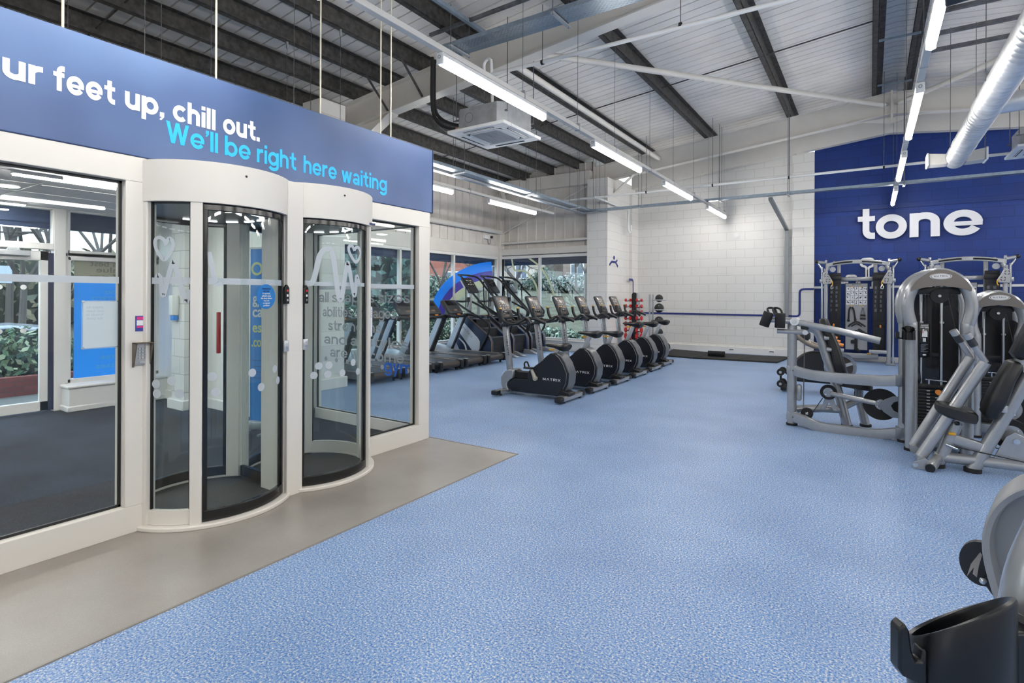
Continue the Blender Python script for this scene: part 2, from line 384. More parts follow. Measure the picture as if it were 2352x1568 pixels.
# back walls
def gable(x0, x1, y0, y1, top): return MB().prism([(x0, 0)] + [(x1, 0), (x1, top(x1))] + ([(RX, top(RX))] if x0 < RX < x1 else []) + [(x0, top(x0))], 'Y', y0, y1)
struct(gable(-5.65, -1.6, YB, YB + .2, lambda x: RB(x) + .5).obj('wall_back', WHITE_X))
struct(gable(-1.13, XR, YB, YB + .2, lambda x: RB(x) + .5).obj('wall_back_right', BLUE_X))
struct(MB().box(-1.6, 14.9, 0, -1.13, YB + .2, 4.96).obj('wall_back_pier', WHITE_X))
struct(MB().box(-5.85, 13.5, 0, -5.65, YB + .2, 4.6).obj('wall_return', WHITE_Y))
struct(MB().box(-6.15, 12.88, 0, -5.58, 13.6, 4.5).obj('wall_return_column', WHITE_X))
struct(MB().box(-5.66, 14.55, 0, -5.56, YB, 4.35).obj('wall_return_pilaster', WHITE_Y))
sk = MB().box(-5.6, 14.93, 0, -1.6, YB + .01, .17).box(-1.62, 14.86, 0, -1.13, 14.91, .17).box(-1.13, 14.94, 0, XR, YB + .01, .12)
struct(sk.obj('baseboard_back', WHITE, bevel=.008))
struct(MB().box(-6.17, 12.84, 0, -5.56, 12.9, .17).box(-5.6, 12.84, 0, -5.55, 14.95, .17).obj('baseboard_return', WHITE, bevel=.008))
struct(MB().box(-1.13, 14.955, 3.48, XR, YB + .01, 3.56).obj('trim_blue_course', mat('blue_paint', '0a2d70', .5)))
struct(MB().box(-5.55, 14.975, 3.52, -1.6, YB + .01, 3.56).obj('trim_white_course', WHITE))
struct(MB().box(XR, YN, 0, XR + .2, YB + .2, 5).obj('wall_right', WHITE_Y))
struct(gable(XL, XR, YN - .2, YN, lambda x: RB(x) + .6).obj('wall_front', WHITE_X))
# roof: liner sheets with grooves between them
def sheet(xa, xb):
    y, rings = YN - .1, []
    prof = []
    while y < YB + .3:
        prof += [(y, 0), (y + .178, 0), (y + .181, .05), (y + .197, .05)]; y += .2
    return MB().quadgrid([[(x, py, RB(x) + .68 + dz) for py, dz in prof] for x in (xa, xb)], close=False, caps=False)
struct(sheet(XL - .3, RX).obj('ceiling', SHEET, flat=True))
struct(sheet(RX, XR + .3).obj('ceiling_right', SHEET, flat=True))
struct(MB().prism([(XL - .3, RB(XL - .3) + .72), (RX, RB(RX) + .72), (XR + .3, RB(XR + .3) + .72), (XR + .3, RB(XR) + 1), (RX, RB(RX) + 1), (XL - .3, RB(XL) + 1)], 'Y', YN - .1, YB + .4).obj('ceiling_outer_skin', GALV))
# rafters, one I-section each side of every frame
def rafter(y, x0, x1, fl=.19, d=.44):
    m = MB(); a = lambda x, k: RB(x) + k
    for k0, k1, w in ((0, .018, fl), (d - .018, d, fl), (.018, d - .018, .014)):
        m.prism([(x0, a(x0, k0)), (x1, a(x1, k0)), (x1, a(x1, k1)), (x0, a(x0, k1))], 'Y', y - w / 2, y + w / 2)
    return m
for y, x0 in ((-.7, -8.9), (6.3, -8.9), (13.3, -6.1)):
    m = rafter(y, x0, RX)
    if x0 < -8:
        m.prism([(-6.5, RB(-6.5)), (-7.7, RB(-7.7)), (-7.7, RB(-7.7) - .55)], 'Y', y - .007, y + .007)
        m.bar((-6.45, y, RB(-6.5) + .0), (-7.75, y, RB(-7.7) - .55), .19, .018)
        m.box(-8.9, y - .1, 0 if y < 0 else 2.6, -8.72, y + .1, RB(-8.8))
    else:
        m.bar((-5.57, y, RB(-5.6) - .36), (-5.05, y, RB(-5.05) + .01), .12, .02)
    struct(m.obj('trim_rafter', STEELW))
    m = rafter(y, RX, XR)
    m.prism([(RX - .55, RB(RX - .55)), (RX, RB(RX) - .18), (RX + .55, RB(RX + .55))], 'Y', y - .012, y + .012)
    m.box(RX - .02, y - .09, RB(RX) - .19, RX + .02, y + .09, RB(RX) + .47)
    struct(m.obj('trim_rafter', STEELW))
m = MB()
for xa, xb in ((-5.65, RX), (RX, XR)):
    m.prism([(xa, RB(xa)), (xb, RB(xb)), (xb, RB(xb) + .42), (xa, RB(xa) + .42)], 'Y', 14.72, 14.9)
m.box(-1.5, 14.75, 4.9, -1.35, 14.95, RB(-1.4) + .1)
struct(m.obj('trim_gable_rafter', STEELW))
# purlins (Z sections), in bays
for x in (-1.45, -3.2, -4.75, -5.75, -6.5, -7.25, -8.05, -8.75, .1, .62, 2.1, 3.9, 5.7, 7.5):
    b = RB(x) + .45
    for y0, y1 in ((YN, 6.3), (6.3, 13.3), (13.3, 15.1)):
        m = MB().box(x - .008, y0, b, x + .008, y1, b + .2).box(x - .085, y0, b, x, y1, b + .008).box(x - .085, y0, b, x - .078, y1, b + .03)
        m.box(x, y0, b + .192, x + .085, y1, b + .2)
        struct(m.obj('trim_purlin', GALVD))
for y in (2.8, 9.8):                                          # sag rods between purlins
    struct(MB().tube([(x, y, RB(x) + .52) for x in (-8.75, -3.2, RX - .25)], .011, 6).obj('trim_sag_rod', GALVD))
# purlin fly braces on the near frame
for x in (-5.75, -6.5):
    struct(MB().bar((x, 5.75, RB(x) + .46), (x - .05, 6.27, RB(x) + .05), .04, .006).obj('trim_fly_brace', GALVD))
# cladding and beams over the windows
def ribs(p0, p1, z0, z1, n, step=.3, depth=.03):             # vertical ribbed sheet from p0 to p1
    p0, p1 = V(p0), V(p1); L = (p1 - p0).length; d = (p1 - p0) / L; n = V(n); prof = []; t = 0
    while t < L:
        for a, h in ((0, 0), (step * .84, 0), (step * .87, depth), (step * .95, depth)): prof.append((min(t + a, L), h))
        t += step
    prof.append((L, 0))
    return MB().quadgrid([[p0 + d * t_ + n * h + V((0, 0, z)) for t_, h in prof] for z in (z0, z1)], close=False, caps=False)
struct(ribs((XL, YN, 0), (XL, 13.1, 0), 2.6, 4.95, (1, 0, 0)).obj('wall_left', CLAD, flat=True))
struct(MB().box(XL - .2, YN, 2.6, XL - .02, 13.3, 4.95).obj('wall_left_outer', CLAD))
struct(ribs((XL, 13.1, 0), (-6.1, 13.1, 0), 2.6, 5.0, (0, -1, 0)).obj('wall_back_left', CLAD, flat=True))
struct(MB().box(XL - .2, 13.12, 2.6, -6.1, 13.3, 5.0).obj('wall_back_left_outer', CLAD))
struct(MB().box(XL - .05, 4.3, 2.58, XL + .06, 13.0, 2.9).obj('trim_left_beam', STEELW, bevel=.01))
struct(MB().box(XL, 12.92, 2.62, -6.15, 13.1, 2.8).box(XL + .05, 12.9, 2.94, -6.15, 13.05, 3.0).box(XL, 12.93, 4.4, -6.1, 13.1, 4.75).obj('trim_back_beam', STEELW, bevel=.01))
struct(MB().box(XL - .02, 12.85, 0, XL + .13, 13.08, 4.4).obj('trim_corner_post', STEELW, bevel=.01))
struct(MB().tube([(XL + .13, 6.4, 3.3), (XL + .13, 12.86, 3.3)], .07, 14).box(XL + .1, 12.83, 3.22, XL + .2, 12.87, 3.38).obj('trim_wall_tube', STEELW))
struct(MB().tube([(XL + .1, 12.98, 3.25), (-6.2, 12.98, 4.35)], .02, 8).obj('trim_wall_brace', STEELW))
# gym windows
def window(name, p0, d, mull, z0, z1, fr=.05, dep=.09, sill=None):
    # frame in a vertical plane from p0 along d; mull = distances of the mullions; panes are children
    p0, d = V(p0), V(d); n = V((-d.y, d.x, 0)); fm = MB()
    P = lambda t, z: p0 + d * t + V((0, 0, z))
    for t in mull: fm.bar(P(t, z0), P(t, z1), fr, dep, up=n)
    for z in (z0, z1): fm.bar(P(mull[0], z), P(mull[-1], z), dep, fr + .02)
    if sill: fm.bar(P(mull[0], sill / 2) , P(mull[-1], sill / 2), .12, sill); fm.bar(P(mull[0], sill + .01), P(mull[-1], sill + .01), .2, .03)
    fo = struct(fm.obj(name, WHITE, bevel=.006))
    for a, b in zip(mull, mull[1:]):
        struct(MB().bar(P(a, (z0 + z1) / 2), P(b, (z0 + z1) / 2), .01, z1 - z0).obj('pane', WINGLASS, fo))
    return fo
window('window_4', (XL, 4.3, 0), (0, 1, 0), [0, 1.0, 2.85, 4.68, 6.6, 8.55], .3, 2.55, .06, .1, .26)
window('window_5', (XL + .1, 13.0, 0), (1, 0, 0), [0, 1.27, 2.78], .3, 2.56, .06, .1, .26)
for p0, p1 in (((XL - .14, 4.3, 2.46), (XL - .14, 12.9, 2.46)), ((XL, 13.16, 2.46), (-6.2, 13.16, 2.46))):
    struct(MB().bar(p0, p1, .12, .24).bar(V(p0) - V((0, 0, .07)), V(p1) - V((0, 0, .07)), .16, .02).obj('trim_shutter_box', DARKB))
# lobby: outer wall with door and windows, end walls, ceiling
struct(MB().box(-8.75, -3.2, 0, -8.6, .2, 2.6).box(-8.75, 3.75, 0, -8.6, 4.3, 2.6).obj('wall_lobby_outer', WHITE))
lw = window('window_6', (-8.6, 2.68, 0), (0, 1, 0), [0, 1.07], 1.99, 2.56, .06, .1)
window('window_7', (-8.6, .2, 0), (0, 1, 0), [0, 1.2, 2.36], 2.06, 2.56, .06, .1)
w8 = window('window_8', (-8.6, 2.68, 0), (0, 1, 0), [0, 1.07], .33, 1.95, .08, .1)
window('window_9', (-8.6, .2, 0), (0, 1, 0), [0, 1.2], .05, 2.02, .06, .1)
struct(MB().box(-8.66, 2.545, 0, -8.54, 2.66, 2.56).box(-8.63, -.1, 2.53, -8.57, 3.76, 2.62).obj('trim_door_post', WHITE))
struct(MB().box(-8.8, .2, 2.36, -8.7, 3.75, 2.56).box(-8.78, .2, 2.3, -8.72, 3.75, 2.36).obj('trim_shutter_box', DARKB))
dr = MB()
for y in (1.46, 2.45): dr.box(-8.63, y - .04, .02, -8.57, y + .06, 2.0)
dr.box(-8.63, 1.5, .02, -8.57, 2.5, .14).box(-8.63, 1.5, 1.88, -8.57, 2.5, 2.0)
d1 = struct(dr.obj('door_1', WHITE, bevel=.006))
struct(MB().box(-8.605, 1.51, .14, -8.595, 2.41, 1.88).obj('pane', WINGLASS, d1))
struct(MB().box(-8.57, 1.7, 1.93, -8.5, 2.3, 1.99).box(-8.57, 2.1, 1.99, -8.53, 2.2, 2.03).obj('door_closer', GALVL, d1, bevel=.006))
struct(MB().box(-8.64, 2.49, .02, -8.56, 2.545, 1.98).obj('door_gap_seal', mat('blue_black', '1c2340', .6), d1))
bx = MB().box(-8.6, 2.62, 0, -8.3, 3.76, .29).box(-8.62, 2.6, .29, -8.28, 3.76, .325).box(-8.6, 2.6, 0, -8.28, 3.76, .07)
struct(bx.obj('trim_lobby_sill', WHITE, bevel=.012))
struct(MB().box(-8.75, 3.75, 0, -5.68, 3.9, 2.6).box(-5.78, 3.75, 0, -5.66, 4.26, 2.6).obj('wall_lobby_end', WHITE))
struct(MB().box(-7.56, 3.47, 0, -7.24, 3.76, 2.6).obj('wall_lobby_pier', blocks('white_painted_pier_blocks', 'dcdad6', 'b5b2ae', 'X', .3, .225)))
struct(MB().box(-7.6, 3.43, 0, -7.2, 3.76, .13).box(-8.3, 3.72, 0, -5.66, 3.76, .13).obj('baseboard_lobby', WHITE, bevel=.012))
struct(MB().box(-8.75, -3.35, 0, -3.8, -3.2, 2.6).obj('wall_lobby_near', WHITE))
cl = MB(); LZ = 2.54
tile = mat('lobby_ceiling_tile', 'e3e2e0', .8, noise=(40, .06))
struct(MB().box(-8.7, -3.3, LZ, -3.86, 4.3, LZ + .06).obj('ceiling_lobby', tile))
g = MB()
for k in range(9): g.box(-8.6 + .6 * k - .012, -3.2, LZ - .006, -8.6 + .6 * k + .012, 4.2, LZ)
for k in range(7): g.box(-8.6, -2.9 + 1.2 * k - .012, LZ - .006, -3.87, -2.9 + 1.2 * k + .012, LZ)
struct(g.obj('trim_ceiling_grid', WHITE))
# pod screen: the two big windows and the glass partition behind
def screen(name, y0, y1, g0, g1, zt=2.32, parts=None):
    m = MB().box(-3.9, y0, 0, -3.79, y1, .165).box(-3.9, y0, 2.165, -3.79, y1, zt)
    m.box(-3.9, y0, .165, -3.79, g0, 2.165).box(-3.9, g1, .165, -3.79, y1, 2.165)
    m.box(-3.9, g1 - .012, .165, -3.86, g1 + .001, 2.165)
    fo = struct(m.obj(name, ALU, bevel=.004))
    sl = MB()
    for a in ((g0, .165, g0 + .014, 2.165), (g1 - .014, .165, g1, 2.165), (g0, .165, g1, .18), (g0, 2.15, g1, 2.165)): sl.box(-3.86, a[0], a[1], -3.845, a[2], a[3])
    struct(sl.obj('glazing_seal', BLACK, fo))
    struct(MB().box(-3.856, g0, .17, -3.85, g1, 2.16).obj('pane', GLASS, fo))
    struct(MB().box(-3.848, g0 + .014, 1.535, -3.846, g1 - .014, 1.575).obj('frosted_band', FROST, fo))
    return fo
sc1 = screen('window_1', -3.2, 1.59, -3.1, 1.475)
sc2 = screen('window_2', 3.36, 4.215, 3.4, 4.06)
struct(MB().box(-3.895, 1.47, .165, -3.87, 1.5, 2.165).box(-3.895, 4.05, .165, -3.87, 4.08, 2.165).obj('trim_screen_bead', GALVL))
m = MB().box(-5.68, 4.16, 0, -3.88, 4.25, .12).box(-5.68, 4.16, 2.19, -3.88, 4.25, 2.36).box(-5.68, 4.16, 0, -5.56, 4.25, 2.36).box(-3.94, 4.17, 0, -3.9, 4.24, 2.3)
pt = struct(m.obj('window_3', ALU, bevel=.004))
struct(MB().box(-5.56, 4.2, .12, -3.9, 4.206, 2.19).obj('pane', GLASS, pt))
sl = MB().box(-5.56, 4.185, .12, -5.545, 4.2, 2.19).box(-5.56, 4.185, .12, -3.92, 4.2, .13).box(-5.56, 4.185, 2.18, -3.92, 4.2, 2.19)
struct(sl.obj('glazing_seal', BLACK, pt))
struct(MB().box(-5.54, 4.194, 1.535, -3.95, 4.198, 1.575).obj('frosted_band', FROST, pt))
struct(MB().box(-3.92, -3.2, 2.3, -3.86, 4.2, 2.95).box(-8.7, 4.1, 2.36, -3.9, 4.25, 2.6).box(-8.7, -3.3, 2.6, -3.9, 4.3, 2.63).obj('wall_lobby_bulkhead', CHARCOAL))
# ---------------- sign board over the pods ----------------
SIGNM = bpy.data.materials.new('printed_sky_blue_board'); SIGNM.use_nodes = True
_nt = SIGNM.node_tree; _b = _nt.nodes['Principled BSDF']; _t = _nt.nodes.new('ShaderNodeTexCoord')
_z = _nt.nodes.new('ShaderNodeTexNoise'); _z.inputs['Scale'].default_value = .9; _z.inputs['Detail'].default_value = 2
_rr = _nt.nodes.new('ShaderNodeValToRGB'); _e = _rr.color_ramp.elements
_e[0].position = .35; _e[0].color = lin('324c76'); _e[1].position = .68; _e[1].color = lin('526d97')
_x = _e.new(.5); _x.color = lin('435a86')
_nt.links.new(_t.outputs['Object'], _z.inputs['Vector']); _nt.links.new(_z.outputs['Fac'], _rr.inputs[0]); _nt.links.new(_rr.outputs[0], _b.inputs['Base Color'])
_b.inputs['Roughness'].default_value = .38
sg = thing('fascia_sign', 'long sky blue sign board with white and cyan slogan above the two glass pods', 'sign', (-3.8, 0, 2.32))
O = sg.location
MB().box(-3.86, -3.2, 2.322, -3.785, 4.245, 2.965).obj('sign_board', SIGNM, sg, O, bevel=.004)
MB().box(-3.86, -3.2, 2.318, -3.79, 4.25, 2.328).box(-3.86, 4.245, 2.318, -3.78, 4.252, 2.966).obj('board_edge', mat('navy_edge', '1f2f5c', .5), sg, O)
Yx, Zz = (0, 1, 0), (0, 0, 1)
for t, y0, y1 in (('our', .79, 1.075), ('feet', 1.118, 1.413), ('up,', 1.465, 1.685), ('chill', 1.737, 2.012), ('out.', 2.065, 2.338)):
    geo('lettering', t, LIGHTTXT, (-3.785, y0, 2.602), Yx, Zz, y1 - y0, .103, sg, O, .29)
for t, y0, y1 in (('We’ll', 1.696, 2.03), ('be', 2.077, 2.267), ('right', 2.316, 2.645), ('here', 2.712, 3.036), ('waiting', 3.086, 3.608)):
    geo('lettering', t, CYAN, (-3.785, y0, 2.449 if y0 < 2.6 else 2.447 - (y0 - 2.7) * .02), Yx, Zz, y1 - y0, .1, sg, O, .25)
for i, (y, w) in enumerate(zip((.3, 1.18, 2.05, 2.92, 3.59, 3.72), ('nearest', 'second', 'third', 'fourth', 'fifth', 'farthest'))):
    tag(MB().tube([(-3.85, y, 2.96), (-3.85, y, RB(-3.85) + .5)], .007, 8).obj('hanger_rod', mat('cream_rod', 'cfc8b4', .5)),
        f'{w} cream hanger rod from the roof down to the blue sign board', 'rod', 'rods holding the sign board')
# ---------------- security pods ----------------
RAD = math.radians
def cylpt(c, a, z, R): return V((c[0] + R * math.cos(RAD(a)), c[1] + R * math.sin(RAD(a)), z))
def cylstrip(mb, c, R, pts, w):
    P = []
    for (a0, z0), (a1, z1) in zip(pts, pts[1:]):
        for k in range(4): P.append((a0 + (a1 - a0) * k / 4, z0 + (z1 - z0) * k / 4))
    P.append(pts[-1]); s = RAD(1) * R; rings = []
    for i in range(len(P)):
        a, b = P[max(i - 1, 0)], P[min(i + 1, len(P) - 1)]
        d = V(((b[0] - a[0]) * s, b[1] - a[1])); d = d.normalized() if d.length > 0 else V((1, 0)); n = V((-d.y, d.x)) * w / 2
        q = [(P[i][0] + n.x / s, P[i][1] + n.y), (P[i][0] - n.x / s, P[i][1] - n.y)]
        rings.append([cylpt(c, *q[0], R), cylpt(c, *q[1], R), cylpt(c, *q[1], R + .0015), cylpt(c, *q[0], R + .0015)])
    return mb.quadgrid(rings)
def cylsmooth(pts, n=4): return [(p.x, p.y) for p in smooth([(a, z, 0) for a, z in pts], n)]
PR = .49
def pod(yc, label, gymarcs, posts, door):
    c = (-3.95, yc); th = thing('security_pod', label, 'entrance pod', (c[0], c[1], 0), 0, 'entrance pods under the sign board'); O = th.location
    aw = lambda r, t, a0, a1, z0, z1, n=20, mb=None: (mb or MB()).arcwall(c, r, t, RAD(a0), RAD(a1), z0, z1, n)
    sd = 1 if yc < 2.47 else -1; ym = 2.47 - sd * .004
    def disc(r, z0, z1):
        h = math.acos(abs(ym - yc) / r); a0 = sd * PI / 2 + h
        return MB().prism([(c[0] + r * math.cos(a0 + (2 * PI - 2 * h) * k / 48), yc + r * math.sin(a0 + (2 * PI - 2 * h) * k / 48)) for k in range(49)], 'Z', z0, z1)
    m = MB().arcwall(c, .5, .03, sd * PI / 2 + .74, sd * PI / 2 + 2 * PI - .74, 2.05, 2.305, 60); m.obj('drum', ALU, th, O)
    disc(.525, 2.30, 2.31).obj('drum_lid', ALU, th, O)
    disc(.485, 2.038, 2.05).obj('pod_ceiling', mat('dark_pod_ceiling', '3a3d40', .35), th, O)
    disc(.475, .004, .012).obj('floor_disc', mat('black_studded_mat', '17191c', .45, bump=(160, .5)), th, O)
    aw(.478, .075, *((-75, 54) if sd > 0 else (-54, 75)), 0, .028, 30).obj('threshold', ALU, th, O, bevel=.006)
    aw(.478, .05, *((128, 285) if sd > 0 else (75, 232)), 0, .028, 30).obj('threshold', ALU, th, O, bevel=.006)
    for a0, a1 in posts: aw(.455, .07, a0, a1, .02, 2.05, 4).obj('post', ALU, th, O, bevel=.004)
    bk = (lambda a, b: (a, b)) if sd > 0 else (lambda a, b: (360 - b, 360 - a))
    aw(.455, .06, *bk(126, 138), .02, 2.05, 4).obj('post', ALU, th, O, bevel=.004)
    aw(.455, .06, *bk(214, 222), .02, 2.05, 4).obj('post', ALU, th, O, bevel=.004)
    for a0, a1 in gymarcs + [bk(222, 285)]:
        g = aw(PR - .006, .008, a0, a1, .12, 2.05, 14).obj('fixed_pane', GLASST, th, O)
        aw(PR - .012, .03, a0, a1, .03, .12, 14).obj('bottom_rail', ALU, g, O)
        aw(PR - .01, .016, a0, a0 + 1.2, .12, 2.05, 2, aw(PR - .01, .016, a1 - 1.2, a1, .12, 2.05, 2)).obj('edge_seal', BLACK, g, O)
    for a0, a1 in ((door[0], door[1]), bk(138, 214)):
        d = aw(PR - .008, .01, a0, a1, .09, 2.02, 20).obj('curved_door', GLASST, th, O)
        fr = aw(PR - .02, .032, a0, a1, .03, .1); aw(PR - .02, .032, a0, a1, 2.005, 2.045, 20, fr)
        aw(PR - .02, .032, a0, a0 + 3.2, .1, 2.01, 2, fr); aw(PR - .02, .032, a1 - 3.2, a1, .1, 2.01, 2, fr)
        fr.obj('door_frame', BLKGLOSS, d, O, bevel=.004)
    if sd > 0:
        g = MB().box(-4.22, 2.464, .1, -3.86, 2.474, 2.045).obj('divider_pane', GLASST, th, O)
        MB().box(-4.22, 2.455, .02, -3.86, 2.483, .1).obj('divider_rail', BLKGLOSS, g, O)
    for k in range(7):
        a = 20 + k * 25
        aw(.33, .02, a, a + 14, 2.03, 2.038, 4).obj('ceiling_light', mat('pod_led', 'ffffff', .5, emit=('ffffff', 5)), th, O)
    MB().sph(cylpt(c, -5, 2.245, .53), .008).obj('sensor_button', BLACK, th, O)
    return th, c, O
pA, cA, OA = pod(2.07, 'nearer curved glass entry pod with black door frame, blue round sticker on its door', [(-69, -40)], [(-74, -69), (-40, -32.5), (41, 50)], (-32.5, 41))
pB, cB, OB = pod(2.87, 'farther curved glass entry pod with black door frame and frosted letter A on its door', [(40, 70)], [(-48, -41), (33, 40), (70, 75)], (-41, 33))
def vinyl(pts, w, th, c, O, nm='frosted_pulse_line', sm=True):
    return cylstrip(MB(), c, PR + .006, cylsmooth(pts) if sm else pts, w).obj(nm, FROST, th, O)
cylstrip(MB(), cA, PR + .005, [(-68, 1.555), (-40.5, 1.555)], .04).obj('frosted_band', FROST, pA, OA)
cylstrip(MB(), cA, PR + .005, [(-29, 1.555), (37, 1.555)], .04).obj('frosted_band', FROST, pA, OA)
vinyl([(-57, 1.776), (-58.5, 1.81), (-62.5, 1.826), (-65.5, 1.805), (-64.5, 1.755), (-58.5, 1.685), (-53.1, 1.748), (-52.1, 1.795), (-54.7, 1.82), (-57, 1.79)], .022, pA, cA, OA, 'frosted_heart')
vinyl([(-65, 1.551), (-62.9, 1.589), (-60.6, 1.551), (-59.6, 1.475), (-58.2, 1.481), (-53.1, 1.65), (-50.5, 1.65), (-44.4, 1.445), (-42.5, 1.439), (-40.8, 1.5)], .03, pA, cA, OA)
vinyl([(-29, 1.74), (-26.5, 1.64), (-24.2, 1.545), (-20, 1.536)], .03, pA, cA, OA)
for a, z in ((-64.4, .908), (-52.7, .928), (-63.7, .847), (-47.6, .847), (-26.4, .947), (-23.9, .845), (2.3, .947), (10.4, .841), (26., .947), (31, .86)):
    mx = M.Translation(cylpt(cA, a, z, PR + .003)) @ M.Rotation(RAD(a), 4, 'Z') @ M.Rotation(PI / 2, 4, 'Y')
    MB().lathe([(.001, 0), (.028, 0), (.028, .002), (.001, .002)], n=20, mx=mx).obj('frosted_dot', FROST, pA, OA)
cylstrip(MB(), cB, PR + .005, [(-37.5, 1.555), (28, 1.555)], .03).obj('frosted_band', FROST, pB, OB)
vinyl([(-37.5, 1.56), (-31, 1.575), (-25.5, 1.77), (-19.5, 1.822), (-14.1, 1.78), (-8.6, 1.47), (-5., 1.455), (-.2, 1.69), (2.5, 1.70), (8.5, 1.49), (11.2, 1.49), (13.3, 1.62), (17, 1.56)], .04, pB, cB, OB)
vinyl([(9.7, 1.825), (6.7, 1.862), (2.5, 1.85), (3.9, 1.80), (11.9, 1.735), (19., 1.80), (17, 1.85), (12.5, 1.855), (9.7, 1.83)], .026, pB, cB, OB, 'frosted_heart')
for a, z in ((-26, .93), (-17, .93), (-30, .86), (-18, .86), (-4, .86), (9, .93), (16, .85)):
    mx = M.Translation(cylpt(cB, a, z, PR + .003)) @ M.Rotation(RAD(a), 4, 'Z') @ M.Rotation(PI / 2, 4, 'Y')
    MB().lathe([(.001, 0), (.028, 0), (.028, .002), (.001, .002)], n=20, mx=mx).obj('frosted_dot', FROST, pB, OB)
# blue emergency sticker
mx = M.Translation(cylpt(cA, 14.5, 1.457, PR + .007)) @ M.Rotation(RAD(14.5), 4, 'Z') @ M.Rotation(PI / 2, 4, 'Y')
st = MB().lathe([(.001, 0), (.085, 0), (.085, .003), (.001, .003)], n=36, mx=mx).obj('round_sticker', mat('sticker_blue', '1673b8', .4), pA, OA)
nr = V((math.cos(RAD(14.5)), math.sin(RAD(14.5)), 0)); rt = V((-nr.y, nr.x, 0))
for k, (t, w) in enumerate((('Emergency', .075), ('use only', .055), ('If opened,', .07), ('please pop', .08), ('the lever down', .1), ('into its', .05), ('original', .06), ('position', .055))):
    text('sticker_text', t, mat('sticker_navy', '0d2a66', .5) if k < 2 else LIGHTTXT, cylpt(cA, 14.5, 1.507 - k * .0165, PR + .0105) - rt * (w / 2) + nr * .001, rt, Zz, w, .015, st, OA, .01, .0005)
MB().box(-3.53 - .33, 2.405, 0, -3.535, 2.535, 2.3).obj('joining_post', ALU, pA, OA, bevel=.004)
def lever_set(y, th, O):
    p = MB().prism([(y - .017, 1.405), (y + .017, 1.405), (y + .017, 1.52), (y, 1.545), (y - .017, 1.52)], 'X', -3.545, -3.515).obj('release_handle', BLKGLOSS, th, O, bevel=.004)
    for z, m in ((1.5, RED), (1.465, LIGHTTXT), (1.432, CHROME)): MB().box(-3.516, y - .006, z - .008, -3.512, y + .006, z + .008).obj('indicator', m, p, O)
    k = MB().rbox(-3.535, y - .02, 1.06, -3.522, y + .02, 1.14, .003).obj('key_switch_plate', GALVL, th, O)
    MB().cyl((-3.522, y, 1.09), (-3.512, y, 1.09), .007).sph((-3.522, y, 1.118), .004).obj('key_barrel', CHROME, k, O)
lever_set(2.392, pA, OA); lever_set(2.552, pB, OB)
# red push bar and inner reader seen inside the nearer pod
MB().rbox(-4.36, 2.33, 1.0, -4.34, 2.36, 1.33, .006).obj('red_release_bar', RED, pA, OA)
MB().rbox(-4.30, 2.44, 1.05, -4.27, 2.5, 1.33, .006).obj('sensor_strip', NAVY, pA, OA)
# ---------------- keypad, sticker and notice on the screen ----------------
kp = thing('door_keypad', 'steel keypad with hooded metal shroud on the white post beside the nearer pod', 'keypad', (-3.79, 1.555, 1.1)); O = kp.location
STEEL = mat('brushed_steel', 'a7a6a4', .35, .8)
MB().box(-3.79, 1.52, 1.03, -3.775, 1.6, 1.165).obj('face_plate', STEEL, kp, O, bevel=.003)
MB().prism([(-3.79, 1.02), (-3.775, 1.02), (-3.73, 1.17), (-3.79, 1.17)], 'Y', 1.512, 1.518).prism([(-3.79, 1.02), (-3.775, 1.02), (-3.73, 1.17), (-3.79, 1.17)], 'Y', 1.602, 1.608).box(-3.79, 1.512, 1.166, -3.73, 1.608, 1.172).obj('hood', mat('bronze_hood', '6d6458', .4, .6), kp, O)
for r in range(4):
    for k in range(3):
        y, z = 1.545 + k * .017, 1.075 + r * .019
        MB().rbox(-3.776, y - .006, z - .006, -3.769, y + .006, z + .006, .002).obj('key', GALVL, kp, O)
MB().rbox(-3.776, 1.545, 1.043, -3.771, 1.577, 1.053, .002).obj('name_slot', GALVL, kp, O)
nt_ = thing('qr_notice', 'small blue and pink sticker on the white post above the keypad', 'sticker', (-3.789, 1.552, 1.29)); O = nt_.location
MB().box(-3.79, 1.528, 1.24, -3.787, 1.577, 1.336).obj('sticker_card', mat('navy_print', '2b3a8e', .5), nt_, O)
for z0, z1, m in ((1.312, 1.33, PINK), (1.262, 1.272, PINK), (1.276, 1.308, LIGHTTXT)): MB().box(-3.788, 1.535, z0, -3.7855, 1.57, z1).obj('print_block', m, nt_, O)
def notice(name, label, y0, y1, z0, z1, x, txt=None, flip=False):
    t = thing(name, label, 'notice', (x, (y0 + y1) / 2, z0)); O = t.location
    s = .006
    MB().box(x - .003, y0, z0, x + .001, y1, z1).obj('paper', mat('paper_white', 'e3e6ea', .6), t, O)
    MB().box(x - .005, y0 - s, z0 - s, x - .003, y1 + s, z1 + s).obj('acrylic_holder', film('clear_acrylic', 'dfe8ee', .35), t, O)
    for y in (y0, y1):
        for z in (z0, z1): MB().cyl((x - .006, y, z), (x + .004, y, z), .007).obj('standoff', CHROME, t, O)
    return t, O
t, O = notice('acrylic_notice', 'blank backed white notice in an acrylic holder on the big window left of the pods', 1.285, 1.465, 1.15, 1.425, -3.86)
for k, s_ in enumerate(('please do', 'not wear', 'hoods in', 'the pods')):
    text('faint_text', s_, mat('show_through', 'cfd6de', .6), (-3.8585, 1.3, 1.385 - k * .022), Yx, Zz, .085, .022, t, O, .01, .0004, mirror=True)
t, O = notice('acrylic_notice', 'white notice about hoods in the pods on the window right of the farther pod', 3.405, 3.49, 1.09, 1.36, -3.842)
for k, s_ in enumerate(('please do', 'not wear', 'hoods in', 'the pods')):
    text('notice_text', s_, mat('notice_blue', '2d5ea8', .5), (-3.8405, 3.415, 1.325 - k * .02), Yx, Zz, .065, .021, t, O, .012, .0005)
